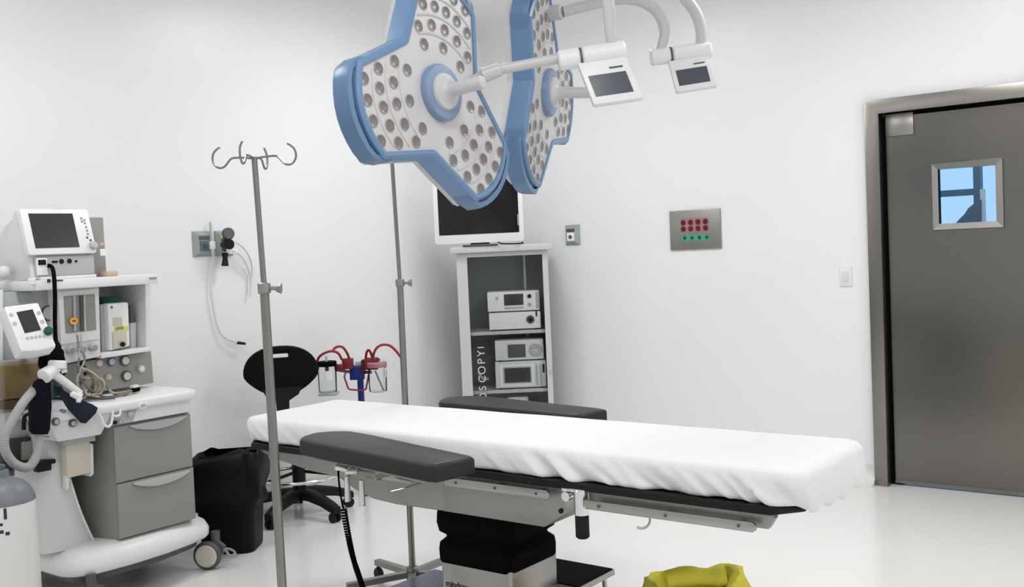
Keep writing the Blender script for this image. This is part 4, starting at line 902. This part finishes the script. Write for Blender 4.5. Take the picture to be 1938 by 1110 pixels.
t = thing('soda_lime_canister', 'ivory canister hanging under the front of the machine left of the drawers', 'canister', onx(150, 905, -4.02))
slab(t, 'canister', [onx(124, 842, -4.02), onx(172, 832, -4.02), onx(176, 894, -4.02), onx(128, 906, -4.02)], IVORY, .12, .012)
slab(t, 'lid', [onx(118, 832, -4.02), onx(180, 820, -4.02), onx(182, 834, -4.02), onx(120, 844, -4.02)], LGREY, .13, .005)
slab(t, 'side_rail', [onx(171, 838, -4.015), onx(177, 840, -4.015), onx(178, 896, -4.015), onx(172, 902, -4.015)], OFFW, .12, .003)
slab(t, 'drain_tab', [onx(125, 900, -4.03), onx(131, 899, -4.03), onx(131, 924, -4.03), onx(126, 926, -4.03)], WHITE, .03, .002)
random.seed(11)
WX = lambda x, y: onz(x, y, .858)
cabs = [('beige cable bundle rising at the left of the gauge panel', BEIGE, [(150, 706), (164, 700), (184, 712), (196, 730), (188, 745), (172, 742)]),
        ('beige cable bent in a small loop in the middle of the tangle', BEIGE, [(168, 748), (176, 726), (190, 716), (198, 728), (190, 744)]),
        ('beige cable strand curling over the dark olive coil', BEIGE, [(154, 716), (172, 716), (186, 728), (182, 744), (166, 746), (158, 734)]),
        ('grey sensor cable looping across the worktop to a black clip', CABLEG, [(148, 690), (150, 712), (170, 735), (195, 750), (225, 748), (250, 739)]),
        ('thin beige cable arching over the back of the tangle on the worktop', BEIGE, [(146, 700), (160, 697), (175, 710), (180, 730), (172, 750), (160, 748)]),
        ('dark olive cable coil bulging in front of the gauge panel', mat('olive cable', rgb(110, 104, 88), .5), [(150, 700), (168, 704), (178, 722), (172, 740), (156, 742), (150, 728), (160, 716)]),
        ('beige cable trailing to the right along the worktop', BEIGE, [(160, 742), (185, 720), (200, 726), (212, 742), (232, 742), (248, 738)]),
        ('pale cable hanging from the flow meter knobs to the tangle', HOSE, [(153, 632), (156, 660), (160, 680), (152, 700), (146, 722), (156, 748)]),
        ('second pale cable hanging from the flow meter next to the first', HOSE, [(146, 632), (149, 655), (150, 676), (148, 690), (152, 706)]),
        ('grey cable loop lying at the right end of the tangle', CABLEG, [(200, 716), (204, 732), (214, 744), (232, 747), (244, 742)]),
        ('dark tube lying along the front of the worktop below the tangle', DGREY, [(158, 756), (175, 753), (195, 754), (218, 752)])]
for i, (lb, m, pts) in enumerate(cabs):
    Xs = -4.12 if i not in (7, 8) else -4.13; P = []
    for k, (x, y) in enumerate(pts):
        p = onx(x, y, Xs + .012 * ((k * 7 + i * 3) % 5))
        if p.z < .862: p = onz(x, y, .860 + .004 * (i % 3))
        P.append(p)
    r = .0048 if i not in (5, 10) else (.0075 if i == 5 else .006)
    tag(MB().tube(P, r, 8, 6).build('sensor_cable', m), lb, 'cable', 'sensor cables tangled on the worktop')
bc = onz(255, 740, .862); mb = MB(); mb.box(bc + V((0, 0, .006)), (.03, .05, .018), .006, rot=.4); ck = mb.build('finger_clip', RUBBER)
mb = MB(); mb.box(bc + V((0, 0, .022)), (.026, .04, .014), .006, rot=.4); mb.build('clip_top', OFFW, ck); tag(ck, 'black and white finger sensor clip lying on the worktop', 'finger sensor')
mb = MB(); p = onx(155, 690, -4.14); mb.tube([p + V((0, -.01, .012)), p, p + V((.004, .012, -.02)), p + V((.01, .006, -.045))], .008, 8, 4); tag(mb.build('black_clip', BLACK), 'small black clip pinching the hanging cables in front of the gauge panel', 'clip')

# ================================================================== gas cylinder
gc = at(6, 960, 3.80); gx_, gy_ = gc.x, gc.y
t = thing('gas_cylinder', 'white gas cylinder with a grey shoulder cut by the left edge', 'gas cylinder', (gx_, gy_, 0))
R = .112
MB().lathe([(0, .0), (R - .01, .0), (R, .012), (R, .572)], (gx_, gy_, 0), n=44).build('body', TANKW, t, 50)
MB().lathe([(R, .570), (R - .001, .585), (R - .012, .615), (R - .035, .642), (R - .065, .656), (.028, .664), (.026, .69), (0, .69)], (gx_, gy_, 0), n=44).build('shoulder', TANKG, t, 60)
mb = MB(); mb.cyl((gx_, gy_, .688), (gx_, gy_, .712), .014, n=16, bev=.002); mb.cyl((gx_ - .01, gy_ - .012, .703), (gx_ + .01, gy_ + .012, .703), .007, n=14); mb.build('valve', TEALD, t)
for x, y, sx, sy in ((10, 972, .010, .040), (3, 1006, .014, .012), (15, 1010, .014, .012), (2, 992, .012, .010)):
    p = at(x, y, 3.70); a = math.atan2(p.y - gy_, p.x - gx_)
    mb = MB(); mb.prism([(-sx / 2, -sy / 2), (sx / 2, -sy / 2), (sx / 2, sy / 2), (-sx / 2, sy / 2)], V((gx_ + math.cos(a) * R, gy_ + math.sin(a) * R, p.z)), V((-math.sin(a), math.cos(a), 0)), Z3, V((math.cos(a), math.sin(a), 0)), -.002, .0012); mb.build('paint_mark', LETD, t)

# ================================================================== black bin with liner
bc = V((-4.215, 3.135, 0)); ra = .62
def sq(w, h, r, z, wob=0.0, sd=0.0):
    out = []
    for a, b in rrect(w, h, r, 6):
        p = V((a * math.cos(ra) - b * math.sin(ra), a * math.sin(ra) + b * math.cos(ra), 0)); d = p.normalized()
        k = wob * (noise.noise(V((p.x * 14 + sd, p.y * 14, z * 6))) ) if wob else 0
        out.append(bc + p + d * k + V((0, 0, z + (.6 * wob * noise.noise(V((p.x * 9, p.y * 9 + sd, 4))) if wob else 0))))
    return out
t = thing('trash_bin', 'black plastic waste bin on the floor beside the anaesthesia machine', 'trash bin', bc)
mb = MB(); mb.loft([sq(.255, .215, .05, 0.0), sq(.262, .222, .05, .012), sq(.305, .265, .05, .44)]); mb.build('body', BINM, t, 50)
mb = MB(); mb.loft([sq(.315, .275, .05, .215, .012, 2), sq(.33, .29, .055, .232, .03), sq(.342, .302, .06, .28, .035, 1), sq(.347, .307, .06, .34, .03, 3), sq(.35, .31, .06, .40, .03), sq(.352, .312, .06, .43, .05, 5), sq(.346, .306, .06, .466, .10, 9), sq(.325, .285, .06, .474, .11, 9), sq(.285, .245, .06, .435, .08, 2), sq(.25, .21, .05, .37, .06)], False, True)
tag(mb.build('bin_liner', LINER, None, 60), 'black plastic bag folded over the rim of the waste bin', 'bin liner')

# ================================================================== rolling chair
cx, cy = -4.40, 3.735
t = thing('office_chair', 'black rolling chair with slotted backrest behind the head of the table', 'chair', (cx, cy, 0))
bo = at(532, 704, 5.45); fr = CLOC - bo; fr.z = 0; fr.normalize(); sd = Z3.cross(fr).normalized()
if sd.dot(_rt) < 0: sd = -sd
outer = []
for k in range(40):
    a = 2 * PI * k / 40; c_, s_ = math.cos(a), math.sin(a)
    wv = .196 if s_ > -.2 else .196 - .05 * (-s_ - .2) / .8
    zz = .140 * s_ if s_ > 0 else .125 * s_
    outer.append((wv * (abs(c_) ** .85) * (1 if c_ > 0 else -1), zz))
inner = [(a, b + .088) for a, b in rrect(.082, .024, .0115, 4)]
mb = MB()
def bend(x, z, d): return bo + sd * x + Z3 * z - fr * (d + .35 * x * x) 
# backrest with a hand slot: bridge outer and inner loops
b = bmesh.new(); lo = {}
def ringv(P, d): return [b.verts.new(bend(x, z, d)) for x, z in P]
import itertools
n_o = len(outer); inner2 = []
ic = V((0, .088))
for x, z in outer:                             # slot point in the direction of each outer point
    d_ = V((x, z - .088)); d_.normalize(); best = None
    hw, hh, rr = .041, .012, .0115
    tx = (hw / abs(d_.x)) if abs(d_.x) > 1e-6 else 9; tz = (hh / abs(d_.y)) if abs(d_.y) > 1e-6 else 9
    k_ = min(tx, tz); inner2.append((d_.x * k_, .088 + d_.y * k_))
F0 = ringv([(x * .97, z * .97) for x, z in outer], -.012); F1 = ringv(outer, 0); F2 = ringv(outer, .022); F3 = ringv([(x * .95, z * .95) for x, z in outer], .036)
I0 = ringv(inner2, -.012); I3 = ringv(inner2, .036)
Mid0 = ringv([((x * .97 + u_) / 2, (z * .97 + w_) / 2) for (x, z), (u_, w_) in zip(outer, inner2)], -.016)
for A_, B_ in ((I3, I0), (I0, Mid0), (Mid0, F0), (F0, F1), (F1, F2), (F2, F3), (F3, I3)):
    for k in range(n_o): b.faces.new([A_[k], A_[(k + 1) % n_o], B_[(k + 1) % n_o], B_[k]])
mb.merge(b); mb.build('backrest', CHAIRV, t, 50)
lowb = bo - Z3 * .10 - fr * .0
mb = MB(); mb.loft([[lowb + sd * s_ * w_ + fr * d_ + Z3 * z for s_, d_ in ((-1, -.02), (1, -.02), (1, .022), (-1, .022))] for w_, z in ((.105, .02), (.085, -.02), (.035, -.05), (.03, -.16), (.03, -.26))]); mb.build('back_post', BLACK, t)
seatc = V((cx, cy, .46))
mb = MB(); mb.lathe([(0, .0), (.18, .0), (.215, .02), (.22, .045), (.205, .065), (.15, .072), (0, .070)], seatc, n=36); mb.build('seat', CHAIRV, t, 60)
pb_ = lowb - Z3 * .26; mb = MB(); mb.tube([pb_ + Z3 * .02, pb_ - Z3 * .015, V((cx, cy, .44)).lerp(pb_, .6), V((cx, cy, .445))], .024, 10, 4); mb.build('seat_bracket', BLACK, t)
mb = MB(); mb.cyl((cx, cy, .10), (cx, cy, .30), .036, n=20); mb.cyl((cx, cy, .29), (cx, cy, .46), .030, n=20); mb.build('gas_column', BLACK, t)
ring = [V((cx + .225 * math.cos(2 * PI * k / 40), cy + .225 * math.sin(2 * PI * k / 40), .225)) for k in range(40)]
mb = MB(); mb.tube(ring, .010, 10, closed=True); fr_ = mb.build('foot_ring', CHROME, t)
for k in range(3):
    a = .5 + k * 2 * PI / 3; MB().cyl((cx + .03 * math.cos(a), cy + .03 * math.sin(a), .245), (cx + .222 * math.cos(a), cy + .222 * math.sin(a), .227), .009, n=10).build('ring_spoke', BLACK, fr_)
for k in range(5):
    a = math.radians(-2 + 72 * k) ; d = V((math.cos(a), math.sin(a), 0)); s2 = d.cross(Z3); o = V((cx, cy, 0))
    mb = MB(); mb.loft([[o + d * r + s2 * w_ * q1 + V((0, 0, z + h * q2)) for q1, q2 in ((-1, -1), (1, -1), (1, .6), (.6, 1), (-.6, 1), (-1, .6))] for r, w_, z, h in ((.02, .034, .125, .030), (.10, .033, .125, .027), (.20, .028, .105, .024), (.275, .025, .080, .024), (.31, .022, .068, .018))])
    lg = mb.build('leg', BLACK, t)
    c = o + d * .285; mb = MB(); mb.cyl(c - s2 * .026 + V((0, 0, .027)), c - s2 * .006 + V((0, 0, .027)), .027, n=18, bev=.004); mb.build('caster_wheel', BLACK, lg)
    mb = MB(); mb.cyl(c + s2 * .006 + V((0, 0, .027)), c + s2 * .026 + V((0, 0, .027)), .027, n=18, bev=.004); mb.build('caster_wheel', BLACK, lg)

# ================================================================== suction stand
so = at(682, 720, 6.08); so = V((so.x, so.y, 0)); DS = 6.08
t = thing('suction_stand', 'dark blue suction stand with red valves and hoses behind the table', 'suction stand', so)
MB().cyl((so.x, so.y, .02), (so.x, so.y, .73), .019, n=18).build('pole', BLUE, t)
mb = MB(); mb.lathe([(0, 0), (.034, 0), (.034, .012), (.03, .02), (.02, .03), (0, .03)], so, n=32); mb.build('foot', BLUE, t)
def scr(px, py, dd=0.): return at(px, py, DS + dd)
ur = _rt.copy(); ur.z = 0; ur.normalize(); fwd = V((_fw.x, _fw.y, 0)).normalized()
def blk(name, x0, y0, x1, y1, m, th=.06, dd=0., bev=.004, parent=t):
    a, b_ = scr(x0, y0, dd), scr(x1, y1, dd); c = (a + b_) / 2; w_ = abs((b_ - a).dot(ur)); h_ = abs(a.z - b_.z)
    Rm = Matrix((ur, fwd, Z3)).transposed(); mb = MB(); mb.box(c, (w_, th, h_), bev, Rm); return mb.build(name, m, parent)
blk('mount_block', 662, 692, 690, 717, BLUE, .05); blk('mount_plate', 672, 684, 686, 694, LGREY, .03)
blk('valve_block', 648, 678, 669, 697, DRED, .05, -.03); blk('valve_block', 634, 689, 652, 701, DRED, .05, -.04); blk('valve_block', 690, 677, 716, 698, DRED, .06, -.03); blk('valve_plate', 684, 680, 691, 708, mat('deep maroon plastic', rgb(70, 16, 34), .4), .05, -.02)
for y in (680, 686, 690): 
    mb = MB(); mb.cyl(scr(712, y, -.03), scr(719, y, -.03), .008, n=12); mb.build('valve_nipple', DRED, t)
def hose(pts, r=.0075, m=RED, n='hose', par=t): return MB().tube([scr(x, y, dd) for x, y, dd in pts], r, 10, 6).build(n, m, par)
hose([(598, 690, -.10), (604, 675, -.12), (616, 667, -.12), (628, 664, -.11), (640, 668, -.09), (647, 680, -.06)])
hose([(629, 664, -.10), (634, 658, -.09), (642, 655, -.08), (650, 658, -.07), (657, 668, -.05), (661, 678, -.03)])
hose([(692, 678, -.03), (694, 666, -.05), (698, 662, -.06), (702, 668, -.04), (705, 677, -.02)])
hose([(706, 678, -.05), (708, 667, -.06), (714, 657, -.07), (724, 652, -.07), (736, 653, -.06), (746, 660, -.04), (756, 672, -.02), (768, 690, 0)])
hose([(656, 702, -.03), (652, 712, -.05), (656, 725, -.05), (660, 735, -.05), (668, 737, -.05), (690, 737, -.05), (694, 728, -.05), (697, 712, -.04), (700, 698, -.03)], .0055, mat('purple red hose', rgb(140, 50, 78), .35))
def canister(label, px, ytop, ybot, dd, lidm, grp):
    a, b_ = scr(px, ytop, dd), scr(px, ybot, dd); c = V((b_.x, b_.y, b_.z)); h = a.z - b_.z
    t = thing('suction_canister', label, 'suction canister', c, grp)
    MB().lathe([(0, 0), (.044, 0), (.052, .006), (.055, h - .035), (.050, h - .022), (.050, h - .012), (.0475, h - .012), (.0475, h - .024), (.0515, h - .037), (.0495, .010), (0, .006)], c, n=30).build('jar', CLEARP, t, 50)
    MB().lathe([(0, h - .012), (.056, h - .012), (.058, h - .008), (.058, h + .012), (.054, h + .016), (0, h + .016)], c, n=30).build('lid', lidm, t)
    return t, c, h
ct, c, h = canister('clear suction jar with a black lid at the left of the blue stand', 621, 688, 742, -.09, RUBBER, 'suction canisters')
mb = MB(); mb.cyl(c + V((0, 0, h + .014)), c + V((0, 0, h + .045)), .008, n=12); mb.build('lid_port', OFFW, ct)
mb = MB(); mb.cyl(c + V((0, 0, h - .07)), c + V((0, 0, h - .012)), .011, n=12); mb.build('float_valve', DGREY, ct)
lf = c - fwd * .056 + ur * .002; mb = MB()
mb.loft([[c + (-fwd * math.cos(a) + ur * math.sin(a)) * .0562 + V((0, 0, z)) for a in [(-.2 + .9 * k / 8) for k in range(9)]] for z in (.075, .13)], False, False); mb.build('paper_label', WHITE, ct)
blk('holder', 605, 742, 640, 746, LGREY, .10, -.09)
MB().cyl(scr(640, 700, -.06), scr(666, 704, -.01), .009, n=12).build('holder_arm', DGREY, t)
ct, c, h = canister('clear suction jar with a pale lid at the right of the blue stand', 716, 690, 741, -.06, mat('pale red plastic', rgb(176, 118, 122), .4), 'suction canisters')
mb = MB(); mb.cyl(c + ur * .034 + V((0, 0, .01)) - fwd * .02, c - ur * .01 + V((0, 0, h - .03)) - fwd * .02, .005, n=10); mb.build('dip_tube', mat('mauve tube', rgb(150, 120, 134), .4), ct)
mb = MB(); q0 = scr(728, 680, -.08); q1 = scr(729, 738, -.08); mb.box((q0 + q1) / 2, (.018, .010, abs(q0.z - q1.z)), .002, Matrix((ur, fwd, Z3)).transposed()); st = mb.build('level_strip', CLEARP, ct)
mb = MB(); q0 = scr(728, 696, -.088); q1 = scr(729, 713, -.088); mb.box((q0 + q1) / 2, (.014, .003, abs(q0.z - q1.z)), .0, Matrix((ur, fwd, Z3)).transposed()); mb.build('strip_label', WHITE, st)
MB().cyl(scr(690, 704, -.01), scr(702, 704, -.05), .009, n=12).build('holder_arm', DGREY, t)

# ================================================================== yellow waste bag at the foot of the table
yc = at(1312, 1110, 3.42); yb = V((yc.x, yc.y, 0))
t = thing('waste_bucket', 'white bucket under the foot of the table holding a yellow bag', 'bucket', yb)
MB().lathe([(0, 0), (.125, 0), (.13, .01), (.15, .235), (.145, .235), (.125, .015), (0, .012)], yb, n=36).build('body', DEVW, t)
def yl(r, z, wob, sd):
    out = []
    for k in range(56):
        a = 2 * PI * k / 56; d = V((math.cos(a), math.sin(a), 0)); side = d.dot(_r0)
        rr_ = r * (1 + wob * noise.noise(V((d.x * 2.6 + sd, d.y * 2.6, z * 7))) + .5 * wob * noise.noise(V((d.x * 7, d.y * 7 + sd, z * 14))))
        lift = (.055 * max(0, side - .35) / .65 + .030 * max(0, -side - .2)) * (1 if z > .2 else 0) * min(1, max(0, (z - .2) / .06))
        out.append(yb + d * rr_ + V((0, 0, z + lift + .5 * wob * r * noise.noise(V((d.x * 3, d.y * 3, sd))))))
    return out
mb = MB(); mb.loft([yl(.152, .13, .05, 1), yl(.158, .17, .08, 2), yl(.166, .21, .13, 3), yl(.168, .245, .15, 4), yl(.160, .272, .15, 5), yl(.146, .280, .15, 6), yl(.130, .268, .08, 7), yl(.118, .22, .08, 8), yl(.10, .12, .05, 9)], False, True)
bag = mb.build('waste_bag', YBAG, None, 70); tag(bag, 'crumpled yellow plastic bag turned over the rim of the bucket', 'plastic bag')
p0, p1 = at(1262, 1096, 3.36), at(1372, 1088, 3.36)
mb = MB(); mb.tube([p0, p0.lerp(p1, .3) + Z3 * .008, p0.lerp(p1, .7), p1], [.030, .032, .028, .034], 16, 5); mb.build('rolled_edge', YBAG, bag)
mb = MB(); rc = p1 + V((.010, -.012, .0)); pts = [rc + _rt * (.005 + .0028 * k) * math.cos(k * .55) + _up * (.006 + .0034 * k) * math.sin(k * .55) for k in range(12)]
mb.tube(pts, .004, 8, 4); mb.build('rolled_end', mat('olive bag fold', rgb(150, 140, 20), .35), bag)

# ================================================================== camera, world, colour
cam = bpy.data.cameras.new('camera'); cam.sensor_width = 36; cam.sensor_fit = 'HORIZONTAL'; cam.lens = 36 * FPX / 1938; cam.clip_start = .02; cam.clip_end = 60
co = bpy.data.objects.new('camera', cam); COL.objects.link(co)
Mc = Matrix((_rt, _up, -_fw)).transposed().to_4x4(); Mc.translation = CLOC; co.matrix_world = Mc
sc = bpy.context.scene; sc.camera = co
wd = bpy.data.worlds.new('world'); sc.world = wd; wd.use_nodes = True
wd.node_tree.nodes['Background'].inputs[0].default_value = (.6, .75, .9, 1); wd.node_tree.nodes['Background'].inputs[1].default_value = .5
sc.view_settings.view_transform = 'Standard'; sc.view_settings.look = 'None'; sc.view_settings.gamma = 1
sc.view_settings.exposure = 0.0
sc.cycles.use_denoising = True
sc.cycles.max_bounces = 10; sc.cycles.transparent_max_bounces = 24; sc.cycles.diffuse_bounces = 6; sc.cycles.caustics_reflective = False; sc.cycles.caustics_refractive = False
